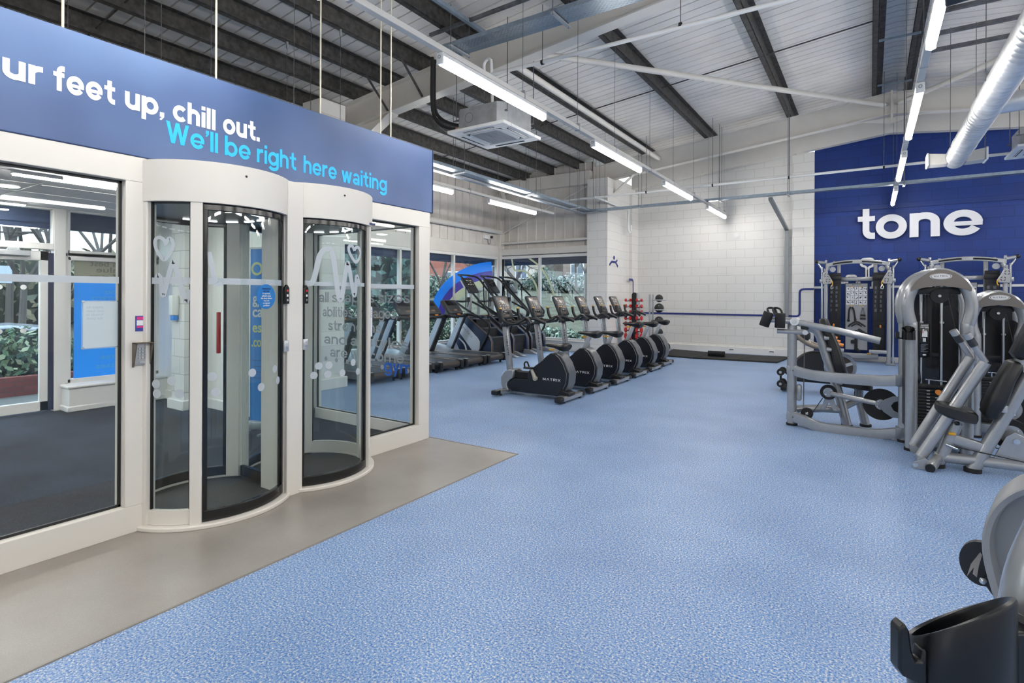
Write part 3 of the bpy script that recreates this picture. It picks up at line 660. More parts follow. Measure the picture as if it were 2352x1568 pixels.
for k in range(5): MB().box(-3.841, 3.415, 1.235 - k * .009, -3.8405, 3.47 - (k % 2) * .01, 1.238 - k * .009).obj('text_line', GREYTXT, t, O)
tag(MB().box(-3.55, 3.14, 2.06, -3.49, 3.2, 2.075).obj('maker_label', mat('label_navy', '3a3f6a', .5)), 'tiny label under the drum edge of the farther pod', 'label')
# ---------------- partition lettering, lobby things ----------------
tx = thing('window_lettering', 'frosted welcome text on the glass partition behind the farther pod', 'lettering', (-4.7, 4.19, .6)); O = tx.location
FT_ = mat('pale_grey_vinyl', 'a9adb2', .6)
R_ = (1, 0, 0)
for s_, x0, x1, z, m in (('all shapes sizes,', -5.535, -4.0, 1.387, FT_), ('abilities and ages,', -5.46, -4.22, 1.215, FT_), ('strengths', -5.36, -4.47, 1.055, FT_), ('and all styles', -5.43, -4.06, .895, FT_), ('are welcome', -5.32, -4.12, .745, FT_)):
    geo('lettering', s_, m, (x0, 4.186, z), R_, Zz, x1 - x0, .085, tx, O, .22, .001)
geo('lettering', 'gym', ROYAL, (-4.42, 4.186, .64), R_, Zz, .42, .1, tx, O, .24, .001)
for k in range(8): MB().cyl((-5.4 + k * .19, 4.188, .715 - .006 * k), (-5.4 + k * .19, 4.19, .715 - .006 * k), .026, 18).obj('frosted_dot', FT_, tx, O)
fb = thing('window_poster', 'bright blue mirrored poster film on the lobby window left of the brick pier', 'poster', (-8.58, 3.2, .33)); O = fb.location
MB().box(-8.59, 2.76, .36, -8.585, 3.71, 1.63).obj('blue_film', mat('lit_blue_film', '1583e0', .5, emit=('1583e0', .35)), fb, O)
MB().box(-8.59, 2.76, 1.64, -8.585, 3.71, 1.93).obj('olive_film', mat('olive_film', '9a9b88', .5), fb, O)
for s_, y0, w, z in (('UK’s best', 2.93, .5, 1.84), ('value', 3.0, .32, 1.76), ('24/7 gym', 2.92, .52, 1.67)): text('mirrored_text', s_, mat('olive_text', '77786c', .6), (-8.584, y0, z), Yx, Zz, w, .1, fb, O, .01, .001, mirror=True)
for s_, y0, w, z in (('no', 3.1, .12, 1.47), ('contracts', 2.95, .4, 1.39), ('free', 3.05, .2, .6), ('classes', 3.0, .36, .48)): text('mirrored_text', s_, mat('film_text', '4aa4ec', .6), (-8.584, y0, z), Yx, Zz, w, .1, fb, O, .01, .001, mirror=True)
vb = thing('vinyl_band', 'pale blue frosted band with dots across the lobby front door glass', 'window film', (-8.58, 1.95, 1.6)); O = vb.location
for z, dz in ((1.55, 0), (1.02, 0)):
    for k in range(4): MB().cyl((-8.593, 1.6 + k * .22, z), (-8.59, 1.6 + k * .22, z), .03, 18).obj('frosted_dot', LIGHTTXT, vb, O)
rb_ = thing('roll_up_banner', 'tall blue roll-up banner on its chrome base in the lobby behind the nearer pod', 'banner', (-5.27, 3.3, 0), 0); O = V((-5.27, 3.3, 0))
mxr = M.Rotation(RAD(20), 4, 'Z'); rb_.rotation_euler.z = RAD(20)
MB().box(-.15, -.002, .16, .15, .002, 1.95).obj('banner_sheet', mat('banner_blue', '2b8ae0', .5), rb_)
MB().rbox(-.16, -.05, .07, .16, .05, .16, .02).obj('base_cassette', GALVL, rb_)
MB().box(-.155, -.008, 1.945, .155, .008, 1.965).obj('top_rail', GALVL, rb_)
MB().box(-.12, -.2, .05, -.09, .2, .07).obj('foot', GALVL, rb_); MB().box(.09, -.2, .05, .12, .2, .07).obj('foot', GALVL, rb_)
for s_, x0, w, z, h, m in (('the', 0, .07, 1.77, .07, LIGHTTXT), ('gym', 0, .08, 1.71, .07, LIGHTTXT), ('group', 0, .1, 1.65, .07, LIGHTTXT), ('gym', -.12, .2, 1.38, .16, LIGHTTXT), ('can', -.12, .19, 1.24, .16, LIGHTTXT), ('ess', -.12, .16, 1.08, .15, mat('banner_yellow', 'd9dc9a', .5)), ('.com', -.13, .19, .93, .15, mat('banner_yellow', 'd9dc9a', .5))):
    text('banner_text', s_, m, (x0, -.003, z), R_, Zz, w, h, rb_, None, .02, .001)
for k in range(4): MB().box(-.11, -.004, .78 - k * .06, .06 - .02 * (k % 2), -.0025, .79 - k * .06).obj('text_line', mat('banner_line', '2a6cb0', .5), rb_)
e = MB().ring(.07, .045, .002, M.Translation((-.07, -.003, 1.74)) @ M.Rotation(PI / 2, 4, 'X')).obj('logo_ring', mat('banner_yellow', 'd9dc9a', .5), rb_)
def lob_light(y0, y1, x, label):
    t = thing('ceiling_strip_light', label, 'light', (x, (y0 + y1) / 2, LZ)); O = t.location
    MB().box(x - .04, y0, LZ - .03, x + .04, y1, LZ).obj('housing', WHITE, t, O); MB().box(x - .033, y0 + .01, LZ - .042, x + .033, y1 - .01, LZ - .03).obj('diffuser', LOBTUBE, t, O)
lob_light(1.55, 3.05, -6.2, 'lit strip light on the lobby ceiling nearer the pods')
lob_light(-1.6, .0, -6.2, 'added strip light brightening the near end of the lobby, left of the view')  # extra light added only to brighten the dim lobby
lob_light(-1.6, .0, -4.9, 'added strip light brightening the near end of the lobby beside the screen')  # second added light, also there just to lift the lobby brightness
lob_light(.6, 2.2, -8.3, 'lit strip light on the lobby ceiling above the front door')
for y, x, w in ((1.74, -7.1, 'round lit downlight in the lobby ceiling left of the strip light'), (2.75, -6.05, 'round lit downlight beside the far end of the lobby strip light')):
    t = thing('downlight', w, 'light', (x, y, LZ)); O = t.location
    MB().cyl((x, y, LZ - .012), (x, y, LZ), .1, 24).obj('trim_ring', WHITE, t, O); MB().cyl((x, y, LZ - .016), (x, y, LZ - .012), .088, 24).obj('lens', LOBTUBE, t, O)
sd = thing('smoke_detector', 'white ceiling detector beside the lobby strip light', 'detector', (-5.3, 1.95, LZ)); O = sd.location
MB().lathe([(.0, -.04), (.05, -.035), (.08, -.005), (.08, 0)], (-5.3, 1.95, LZ), 20).obj('detector_body', WHITE, sd, O)
so = thing('sanitiser_dispenser', 'white wall dispenser on the front of the lobby brick pier', 'dispenser', (-7.4, 3.47, 1.2)); O = so.location
MB().rbox(-7.47, 3.38, 1.2, -7.36, 3.468, 1.46, .02).obj('dispenser_body', PLASTW, so, O); MB().rbox(-7.46, 3.4, 1.14, -7.37, 3.46, 1.2, .01).obj('drip_tip', SKYBLUE, so, O)
cr_ = thing('card_reader', 'small green lit card reader on the lobby wall behind the nearer pod', 'reader', (-6.5, 3.74, 1.05)); O = cr_.location
MB().rbox(-6.56, 3.715, 1.03, -6.47, 3.748, 1.17, .006).obj('reader_body', mat('teal_plastic', '2f5b57', .5), cr_, O); MB().box(-6.545, 3.71, 1.08, -6.5, 3.716, 1.14).obj('reader_screen', BLACK, cr_, O)
# ---------------- suspended services ----------------
LBZ = 3.45                                                   # underside of the light tubes
def batten(x, y0, L, label, z=LBZ, group='lit tube lights on the ceiling rails', full=True):
    t = thing('strip_light', label, 'light', (x, y0 + L / 2, z), 0, group); h = L / 2
    MB().prism([(-.035, .072), (.035, .072), (.035, .11), (-.035, .11)], 'Y', -h, h).obj('housing', PLASTW, t, bevel=.006)
    MB().prism([(-.034, .074)] + [(.033 * math.cos(a), .04 - .04 * math.sin(a)) for a in [PI * k / 8 for k in range(8, -1, -1)]] + [(.034, .074)], 'Y', -h + .012, h - .012).obj('diffuser', TUBE, t)
    if full:
        for e in (h, -h): c = MB().box(-.036, e - .012, .01, .036, e + .012, .112).obj('end_cap', PLASTW, t, bevel=.008)
        MB().ring(.016, .011, .002, M.Translation((0, -h - .013, .07)) @ M.Rotation(PI / 2, 4, 'X'), 18).obj('knockout', GREYTXT, c)
    return t
def rail(x, y0, y1, label, z, wires, m=STEELW):
    t = thing('lighting_rail', label, 'rail', (x, (y0 + y1) / 2, z), 0, 'ceiling rails that carry the tube lights'); O = t.location
    MB().box(x - .03, y0, z + .115, x + .03, y1, z + .165).box(x - .012, y0, z + .165, x + .012, y1, z + .175).obj('channel', m, t, O, bevel=.003)
    for y in wires:
        w = MB().tube([(x, y, z + .2), (x, y, RB(x) + .46)], .003, 5).obj('hanger_wire', GALV, t, O)
        MB().box(x - .033, y - .012, z + .11, x + .033, y + .012, z + .2).obj('clip', GALVL, w, O)
LX, RXL = -3.10, .40
rail(LX, -6.5, 14.62, 'long white lighting rail over the walkway left of the room centre', LBZ, [2.6, 4.9, 6.2, 7.4, 8.9, 10.2, 11.6, 12.9, 13.9, 14.45])
rail(RXL, -6.5, 14.4, 'long white lighting rail over the machines under the roof ridge', LBZ, [2.6, 6.2, 9.1, 12.2, 14.0])
rail(-6.45, 4.6, 11.6, 'white lighting rail over the treadmills by the windows', 3.33, [6.2, 8.3, 11.0])
for nm in ('4', '7.4'): pass
ordL = ['nearest lit tube light on the left rail, beside the ceiling cassette', 'second lit tube light on the left rail, just past the ceiling cassette', 'third lit tube light on the left rail', 'farthest small lit tube light on the left rail before the white block wall']
for y, l in zip((3.57, 6.66, 9.65, 12.78), ordL): batten(LX, y, 1.78, l)
ordR = ['nearest lit tube light on the ridge rail, at the top edge', 'second lit tube light on the ridge rail, left of the spiral duct', 'third lit tube light on the ridge rail, left of the duct end', 'farthest lit tube light on the ridge rail, above the letters on the blue wall']
for y, l in zip((3.6, 6.6, 9.55, 12.5), ordR): batten(RXL, y, 1.9, l)
batten(-6.45, 5.95, 1.83, 'lit tube light over the treadmills peeking out behind the blue sign board', 3.33)
batten(-6.45, 8.93, 1.83, 'lit tube light over the treadmills in front of the ribbed cladding', 3.33)
# the same rows continue behind and right of the camera
for x in (LX, RXL):
    for y in (.5, -2.6, -5.7): batten(x, y, 1.85, 'lit tube light on a rail behind the viewpoint', full=False, group='lit tubes out of view')
for x in (4.0, 7.4):
    rail(x, -6.5, 14.4, 'white lighting rail on the right side of the room', LBZ, [])
    for y in (-5.7, -2.6, .5, 3.6, 6.6, 9.6, 12.5): batten(x, y, 1.85, 'lit tube light on the right side of the room', full=False, group='lit tubes out of view')
# ---- ceiling cassettes ----
def cassette(x, y, z, label):
    t = thing('ceiling_cassette', label, 'air conditioner', (x, y, z), 0, 'air conditioning cassettes hung from the roof')
    b = MB().prism([(-.41, -.3), (-.31, -.4), (.31, -.4), (.41, -.3), (.41, .3), (.31, .4), (-.31, .4), (-.41, .3)], 'Z', .04, .33).obj('casing', GALVL, t)
    MB().ring(.07, .064, .003, M.Translation((-.15, -.4, .19)) @ M.Rotation(PI / 2, 4, 'X')).obj('knockout_ring', GREYTXT, b)
    fr = MB()
    for a, c, w, d in ((-.475, -.475, .95, .18), (-.475, .295, .95, .18), (-.475, -.295, .18, .59), (.295, -.295, .18, .59)): fr.box(a, c, 0, a + w, c + d, .045)
    fr.obj('panel_frame', PLASTW, t, bevel=.01)
    MB().box(-.33, -.33, .02, .33, .33, .04).obj('plenum', BLACK, t)
    s = .285; gl = MB().prism([(-s, -s + .08), (-s + .08, -s), (s - .08, -s), (s, -s + .08), (s, s - .08), (s - .08, s), (-s + .08, s), (-s, s - .08)], 'Z', -.004, .02).obj('intake_grille', mat('grille_grey', 'c3c6c9', .5), t, bevel=.006)
    g = MB()
    for k in range(22): g.box(-.22, -.25 + k * .0235, -.006, .22, -.245 + k * .0235, -.003)
    g.obj('grille_slats', GREYTXT, gl)
    for k in range(4):
        mx = M.Rotation(PI / 2 * k, 4, 'Z')
        v = MB().rb((.5, .035, .008), mx @ M.Translation((0, -.385, -.001)), .003).obj('vent_slot', BLACK, t)
        MB().rb((.49, .012, .006), mx @ M.Translation((0, -.392, -.004)) @ M.Rotation(.5, 4, 'X'), .002).obj('louvre', PLASTW, v)
    for sx in (-1, 1):
        for sy in (-1, 1): MB().cyl((sx * .43, sy * .33, .2), (sx * .43, sy * .33, RB(x) + .5 - z), .006, 8).box(sx * .43 - .03, sy * .33 - .02, .2, sx * .40 + .03, sy * .33 + .02, .215).obj('threaded_rod', GALV, t)
    return t
ac = cassette(-4.42, 6.26, 3.7, 'white four-way ceiling cassette hanging beside the blue sign board')
cassette(2.3, 11.4, 3.72, 'white ceiling cassette at the right edge in front of the blue wall')
O = V((-4.42, 6.26, 3.7))
INS = mat('black_pipe_insulation', '1c1d1f', .7)
pl = MB().tube(smooth([(-5.41, 6.1, 4.95), (-5.40, 6.1, 4.3), (-5.33, 6.14, 4.1), (-5.12, 6.2, 3.98), (-4.86, 6.24, 3.93)]), .025, 10).obj('refrigerant_pipe', INS, ac, O)
MB().cyl((-4.95, 6.22, 3.945), (-4.90, 6.235, 3.935), .032).obj('copper_collar', mat('salmon_collar', 'd79a83', .5), pl, O); MB().cyl((-4.90, 6.235, 3.935), (-4.83, 6.25, 3.93), .04).obj('valve', PLASTW, pl, O)
pl = MB().tube(smooth([(-5.36, 6.0, 4.95), (-5.36, 6.0, 4.25), (-5.28, 6.03, 4.0), (-5.1, 6.05, 3.88), (-4.86, 6.06, 3.82)]), .025, 10).obj('refrigerant_pipe', INS, ac, O)
MB().cyl((-4.95, 6.06, 3.84), (-4.90, 6.06, 3.83), .032).obj('copper_collar', mat('salmon_collar', 'd79a83', .5), pl, O); MB().cyl((-4.90, 6.06, 3.83), (-4.83, 6.06, 3.82), .04).obj('valve', PLASTW, pl, O)
MB().tube(smooth([(-5.39, 6.05, 4.95), (-5.38, 6.05, 4.2), (-5.3, 6.05, 3.98), (-5.05, 5.98, 3.8), (-4.86, 5.95, 3.76)]), .007, 6).obj('power_cable', GREYTXT, ac, O)
# white condensate pipes
t = thing('condensate_pipe', 'white plastic drain pipe running right from above the ceiling cassette', 'pipe', (-4.2, 5.95, 4.45)); O = t.location
MB().tube(smooth([(-4.11, 6.0, 4.0), (-4.2, 6.0, 4.0), (-4.27, 6.0, 4.04), (-4.28, 6.0, 4.12), (-4.3, 6.0, 4.6), (-4.32, 6.0, 4.67), (-4.36, 6.0, 4.69), (-4.42, 6.0, 4.64), (-4.42, 6.0, 4.52)], 4), .021, 12).obj('riser', PLASTW, t, O)
MB().tube([(-4.5, 6.0, 4.47), (-3.5, 6.0, 4.45), (1.5, 6.0, 4.38)], .024, 12).cyl((-4.5, 6.0, 4.47), (-4.47, 6.0, 4.47), .032).obj('long_run', PLASTW, t, O)
for x in (-3.5, -1.75, -.2):
    w = MB().tube([(x, 6.0, 4.42), (x, 6.0, RB(x) + .46)], .005, 6).obj('drop_rod', GALV, t, O); MB().ring(.031, .024, .03, M.Translation((x - .015, 6.0, 4.445)) @ M.Rotation(PI / 2, 4, 'Y')).obj('pipe_clip', BLACK, w, O)
t = thing('condensate_pipe', 'long white plastic pipe crossing in front of the back walls', 'pipe', (0, 11.98, 3.83)); O = t.location
MB().tube(smooth([(9, 11.98, 3.86), (-5.3, 11.98, 3.83), (-5.46, 11.98, 3.83), (-5.47, 12.1, 3.825), (-5.47, 14.0, 3.80)], 4), .025, 12).obj('long_run', PLASTW, t, O)
MB().tube(smooth([(-5.47, 14.0, 3.80), (-5.47, 14.02, 3.75), (-5.47, 14.02, 3.3), (-5.47, 14.1, 3.22), (-5.47, 14.2, 3.25), (-5.47, 14.2, 3.4), (-5.52, 14.3, 3.42)], 4), .03, 12).obj('trap', PLASTW, t, O)
for x in (-4.25, -2.8, -1.35, .2, 1.6):
    w = MB().tube([(x, 11.98, 3.81), (x, 11.98, RB(x) + .46)], .005, 6).obj('drop_rod', GALV, t, O); MB().ring(.032, .025, .03, M.Translation((x - .015, 11.98, 3.83)) @ M.Rotation(PI / 2, 4, 'Y')).obj('pipe_clip', BLACK, w, O)
# ---- cable trays ----
PERF = bpy.data.materials.new('perforated_tray'); PERF.use_nodes = True
nt = PERF.node_tree; b = nt.nodes['Principled BSDF']; tc = nt.nodes.new('ShaderNodeTexCoord'); br = nt.nodes.new('ShaderNodeTexBrick')
nt.links.new(tc.outputs['Object'], br.inputs['Vector']); br.inputs['Scale'].default_value = 1
br.inputs['Brick Width'].default_value = .052; br.inputs['Row Height'].default_value = .026; br.inputs['Mortar Size'].default_value = .0095; br.inputs['Mortar Smooth'].default_value = 0
nt.links.new(br.outputs['Fac'], b.inputs['Alpha'])
for k in ('Color1', 'Color2', 'Mortar'): br.inputs[k].default_value = lin('93a1ae')
b.inputs['Base Color'].default_value = lin('93a1ae'); b.inputs['Metallic'].default_value = .8; b.inputs['Roughness'].default_value = .35
def tray(name, label, p, q, w, h, hang, m=PERF, group='suspended cable trays'):
    p, q = V(p), V(q); L = (q - p).length; d = (q - p) / L; t = thing(name, label, 'cable tray', (p + q) / 2, math.atan2(d.y, d.x), group); l = L / 2
    MB().box(-l, -w / 2, 0, l, w / 2, .0015).obj('perforated_bed', m, t, flat=True)
    for s in (-1, 1): MB().box(-l, s * w / 2 - .001, 0, l, s * w / 2 + .001, h).box(-l, s * w / 2, h, l, s * (w / 2 - .012), h + .0015).obj('side_flange', ZINC, t)
    mi = M.Translation(t.location) @ M.Rotation(t.rotation_euler.z, 4, 'Z')
    for k in hang:
        b_ = MB().bar((k, -w / 2 - .06, -.02), (k, w / 2 + .06, -.02), .04, .02).obj('support_bar', GALVL, t)
        for s in (-1, 1):
            x, y = k, s * (w / 2 + .04); wp = mi @ V((x, y, 0)); MB().cyl((x, y, -.04), (x, y, RB(wp.x) + .46 - p.z), .005, 6).obj('threaded_rod', GALV, b_)
    return t
tray('perforated_cable_tray', 'wide perforated zinc cable tray hung along the near rafter', (-4.55, 5.42, 4.6), (3.5, 5.42, 4.6), .29, .05, [-3.85, -2.4, -.9, .8])
tray('wall_cable_tray', 'long perforated cable tray crossing in front of the white and blue back walls', (-6.05, 12.6, 3.6), (9, 12.6, 3.6), .15, .05, [-7.2, -6.1, -4.25, -2.9, -.95, 1.4])
tray('side_cable_tray', 'perforated cable tray running back over the treadmills to the corner', (-5.95, 5.6, 3.6), (-5.95, 12.7, 3.6), .17, .05, [-1.8, .6, 2.6, 3.4])
t = thing('cable_trunking', 'pale steel trunking alongside the cable tray over the treadmills', 'trunking', (-6.14, 9, 3.58)); O = t.location
MB().box(-6.2, 5.6, 3.57, -6.09, 12.7, 3.63).obj('trunking_body', GALVL, t, O, bevel=.003); MB().box(-6.17, 5.6, 3.567, -6.12, 12.7, 3.57).obj('cover_lip', ZINC, t, O)
t = thing('steel_trunking_drop', 'grey steel trunking dropping down the white block wall to the blue line', 'trunking', (-1.72, 14.95, 1.05)); O = t.location
MB().box(-1.765, 14.9, .99, -1.68, 14.955, 3.15).obj('vertical_run', GALV if False else mat('dull_galvanised', '8d9295', .45, .5), t, O, bevel=.003)
MB().bar((-1.72, 14.9, 3.13), (-1.78, 12.68, 3.56), .08, .06).obj('sloping_run', MATS['dull_galvanised'], t, O, bevel=.003)
# struts near the roof
def strut(label, p, q, w=.04, m=GALV, cat='strut'): return tag(MB().bar(p, q, w, w).obj('strut_channel', m), label, cat, 'strut channels under the roof')
strut('dark strut channel above the near end of the perforated tray', (-5.0, 5.55, 5.0), (-2.9, 5.55, 5.05))
strut('slotted strut channel crossing above the perforated tray end', (-4.34, 4.4, 5.0), (-4.34, 6.1, 5.0), .05, ZINC)
for y, l in ((8.5, 'nearest'), (9.2, 'middle'), (9.8, 'farthest')): strut(f'{l} of three dark strut channels crossing the roof right of the ridge', (.62, y, 5.0), (2.9, y, 5.0), .05)
for y, l in ((7.7, 'nearest slotted strut between the two ridge purlins'), (8.8, 'second slotted strut between the two ridge purlins'), (10.4, 'third slotted strut between the two ridge purlins'), (12.6, 'farthest slotted strut between the two ridge purlins')):
    strut(l, (.1, y, RB(.1) + .43), (.64, y, RB(.1) + .43), .03, ZINC)
# ---- white round brace tubes ----
def brace(label, p, q, r=.045):
    t = thing('brace_tube', label, 'brace', (V(p) + V(q)) / 2, 0, 'white round roof braces'); O = t.location
    MB().tube([p, q], r, 16).obj('tube', STEELW, t, O); d = (V(q) - V(p)).normalized()
    for e, s in ((V(p), 1), (V(q), -1)): MB().bar(e - d * s * .1, e + d * s * .12, .09, .014).obj('flat_end', STEELW, t, O, bevel=.004)
brace('long white brace tube slanting from the near rafter to the apex of the far rafter', (-3.95, 6.5, 4.86), (.22, 13.2, 5.32))
brace('white brace tube slanting from the far apex behind the spiral duct', (.48, 13.2, 5.32), (4.6, 6.5, 4.86))
brace('straight white tube alongside the purlin above the left light rail', (-4.37, 6.6, 4.86), (-4.37, 13.2, 4.86), .05)
brace('short white post in the far window corner below the roof', (-8.70, 12.6, 4.6), (-8.5, 12.6, 3.95), .06)
# ---- spiral duct ----
DX, DZ, DR = 1.14, 3.71, .14
t = thing('spiral_duct', 'shiny spiral air duct running back under the roof at the right', 'duct', (DX, 8, DZ)); O = t.location
prof = []; y = -2.0; k = 0
while y < 11.3:
    prof += [(y, DR), (y + .095, DR), (y + .1, DR + .005), (y + .108, DR + .005), (y + .112, DR)]; y += .116
mxd = M.Translation((DX, 0, DZ)) @ M.Rotation(-PI / 2, 4, 'X')
MB().lathe([(r, y) for y, r in prof], (0, 0, 0), 40, mxd).obj('duct_tube', DUCT, t, O, ang=50)
for yb in (8.35, 10.2): MB().lathe([(DR + .004, yb), (DR + .01, yb + .01), (DR + .01, yb + .06), (DR + .004, yb + .07)], (0, 0, 0), 40, mxd).obj('coupling_band', DUCT, t, O)
MB().lathe([(DR - .01, 11.25), (DR - .01, 11.4), (.0, 11.44)], (0, 0, 0), 40, mxd).obj('end_cap', DUCT, t, O)
for s in (-1, 1):
    a, b = DX + s * .115, DX + s * .35
    hd = MB().quadgrid([[(a, 11.1, DZ - .1), (a, 11.36, DZ - .1), (a, 11.36, DZ + .06), (a, 11.1, DZ + .06)], [(b, 11.08, DZ - .09), (b, 11.38, DZ - .09), (b, 11.38, DZ + .09), (b, 11.08, DZ + .09)]]).obj('diffuser_head', STEELW, t, O, bevel=.006)
    MB().box(b, 11.06, DZ - .1, b + s * .03, 11.4, DZ + .1).obj('head_flange', PLASTW, hd, O, bevel=.01)
for y in (4.6, 7.4, 10.4):
    for s in (-1, 1): MB().tube([(DX + s * .147, y, DZ), (DX + s * .147, y, RB(DX) + .46)], .004, 5).obj('hanger_wire', GALV, t, O)
MB().cyl((DX, 8.4, DZ + .01), (3.2, 8.4, DZ + .1), .115, 30).obj('branch_duct', DUCT, t, O)
t = thing('loudspeaker', 'dark loudspeaker at the top edge in front of the nearest ridge light', 'speaker', (.43, 4.2, 3.33)); O = t.location
MB().quadgrid([[(.38, 4.28, 3.26), (.5, 4.3, 3.28), (.5, 4.3, 3.42), (.38, 4.28, 3.42)], [(.36, 4.05, 3.3), (.58, 4.05, 3.3), (.58, 4.05, 3.46), (.36, 4.05, 3.46)]]).obj('speaker_cabinet', CHARCOAL, t, O, bevel=.01)
MB().cyl((.47, 4.15, 3.4), (.47, 4.15, RB(.47) + .4), .012).obj('drop_pole', GALV, t, O)
# suspension wires of the lobby ceiling, seen above the sign
WN = 'first second third fourth fifth sixth seventh eighth ninth'.split()
for i, (y, x, zt) in enumerate(zip((1.81, 1.99, 2.55, 3.03, 3.32, 3.48, 4.25, 4.43, 4.7), (-5.75, -4.75, -5.75, -5.75, -4.75, -6.5, -5.75, -6.5, -5.75), range(9))):
    t = thing('suspension_wire', f'{WN[i]} thin wire with clip seen above the sign board from the left', 'wire', (x, y, 2.6), 0, 'thin wires hanging from the purlins over the lobby')
    MB().tube([(x - .04, y, 2.6), (x - .04, y, RB(x) + .46)], .003, 5).obj('wire', GALV, t, t.location)
    MB().box(x - .05, y - .012, RB(x) + .36, x - .03, y + .012, RB(x) + .47).obj('purlin_clip', GALVL, t, t.location)
for i, (x, y) in enumerate(((-5.75, 8.3), (-6.5, 9.4), (-6.5, 10.6), (-5.75, 11.6), (-4.75, 10.9), (-7.25, 11.4), (-7.25, 8.9))):
    t = thing('suspension_wire', f'{WN[i]} thin wire from the left among those hanging over the treadmills', 'wire', (x, y, 3.6), 0, 'thin wires hanging from the purlins over the treadmills')
    MB().tube([(x - .04, y, 3.45), (x - .04, y, RB(x) + .46)], .003, 5).obj('wire', GALV, t, t.location)
# ---------------- exercise bikes (front towards -X) ----------------
SCREEN = mat('lit_grey_screen', '5c5856', .2, emit=('8a8480', .16))
ICON = mat('lit_icon', 'f2ece2', .5, emit=('f6efe4', .55)); ICONO = mat('lit_orange_icon', 'f0a05a', .5, emit=('f0a05a', .8))
def bike_label(i):
    return ('nearest of the six upright bikes, whole black flywheel cover with pedal in view', 'second upright bike from the front of the row', 'third upright bike from the front of the row',
            'fourth upright bike from the front, its saddle raised highest before the red dumbbells', 'fifth upright bike from the front, second from the back wall', 'farthest of the six upright bikes, nearest the ball rack')[i]
def make_bike(i, x, y, dh):
    t = thing('exercise_bike', bike_label(i), 'exercise bike', (x, y, 0), 0, 'row of upright bikes')
    T = .115
    prof = [(-.25, .655), (-.34, .59), (-.37, .555), (-.60, .385), (-.62, .36), (-.63, .255), (-.88, .245), (-.93, .215), (-.97, .17), (-.975, .12), (-.90, .056), (-.13, .06), (-.035, .115), (.035, .245), (.05, .385), (-.012, .53), (-.085, .62), (-.15, .655)]
    sh = MB().prism(prof, 'Y', -T, T).obj('body_shroud', NAVY, t, bevel=.012)
    geo('brand_text', 'MATRIX', LIGHTTXT, (-.365, -T - .0005, .268), (1, 0, 0), (0, 0, 1), .285, .034, sh, None, .2, .001, .32)
    rimp = [(-.14, .663), (-.08, .632), (-.004, .537), (.06, .388), (.045, .243), (-.02, .112), (-.10, .062)]
    rm = MB()
    a, b = [V((px, 0, pz)) for px, pz in rimp], []
    inn = [(-.165, .64), (-.11, .60), (-.045, .515), (.012, .383), (.0, .255), (-.06, .14), (-.12, .09)]
    rings = []
    for (ox, oz), (ix, iz) in zip(rimp, inn): rings.append([(ix, -T - .004, iz), (ox, -T + .02, oz), (ox, T - .02, oz), (ix, T + .004, iz)])
    rm.quadgrid(rings).obj('rear_rim', mat('graphite_rim', '6a6d71', .3, .4), t)
    MB().prism([(-.89, .375), (-.95, .372), (-1.04, .335), (-1.09, .25), (-1.085, .14), (-1.05, .065), (-.95, .062), (-.985, .13), (-.975, .18), (-.93, .225), (-.89, .25), (-.87, .31), (-.87, .36)], 'Y', -T - .012, T + .012).obj('front_cover', SILVER, t, bevel=.014)
    MB().prism([(-.88, .25), (-.63, .25), (-.62, .345), (-.82, .345), (-.88, .37)], 'Y', -.075, .075).obj('step_through', BLACKM, t, bevel=.01)
    ms = MB().bar((-1.0, 0, .33), (-1.1, 0, 1.08), .085, .085, up=(1, 0, 0), r=.02).obj('mast', SILVER, t)
    up_ = V((-.1, 0, .75)).normalized()
    geo('brand_text', 'MATRIX', CHARCOAL, V((-1.0, -.0435, .58)) + V((.035, 0, 0)) * .5, up_, V((-up_.z, 0, up_.x)), .3, .038, ms, None, .17, .001, .4)
    # console, screen facing the rider (+X)
    cn = V((math.cos(.42), 0, math.sin(.42))); cu = V((-math.sin(.42), 0, math.cos(.42))); cc = V((-1.12, 0, 1.30))
    mx = M((cn, V((0, 1, 0)), cu)).transposed().to_4x4(); mx.translation = cc + V((-.02, 0, -.01))
    con = MB().rb((.055, .36, .38), mx, .025, 3).obj('console', CHARCOAL, t)
    sc_ = MB().rb((.006, .29, .22), mx @ M.Translation((.027, 0, .05)), .002).obj('screen', SCREEN, con)
    ic = MB(); io = MB(); q = random.Random(3)
    for r, n in enumerate((2, 4, 3, 3, 4)):
        for k in range(n):
            (io if (r, k) in ((1, 3), (4, 3), (0, 1)) else ic).add(MB().box(-.001, -.005, -.005, .002, .005, .005).bm, mx @ M.Translation((.0305, -.1 + k * .062 + q.random() * .012, .13 - r * .038)))
    ic.obj('screen_icons', ICON, sc_); io.obj('screen_icons', ICONO, sc_)
    MB().rb((.014, .17, .045), mx @ M.Translation((.022, 0, -.092)), .004).obj('phone_slot', BLKGLOSS, con)
    MB().rb((.014, .1, .035), mx @ M.Translation((.024, 0, -.148)), .004).obj('keypad_strip', mat('bronze_keys', '5a4a40', .5), con)
    MB().rb((.03, .11, .02), mx @ M.Translation((-.01, 0, .182)), .006).obj('top_vent', GREYTXT, con)
    hb = MB()
    for s in (-1, 1):
        hb.tube(smooth([(-1.02, s * .235, 1.27), (-1.0, s * .24, 1.16), (-.95, s * .235, 1.09), (-.84, s * .19, 1.055), (-.76, s * .12, 1.09), (-.70, s * .05, 1.135), (-.68, 0, 1.14)], 4), .024, 10)
        hb.tube(smooth([(-.70, s * .05, 1.135), (-.62, s * .1, 1.125), (-.50, s * .19, 1.06)], 4), .026, 10)
        hb.tube([(-1.05, s * .05, 1.08), (-.84, s * .17, 1.06)], .018, 8)
    hbo = hb.obj('handlebar', BLACK, t)
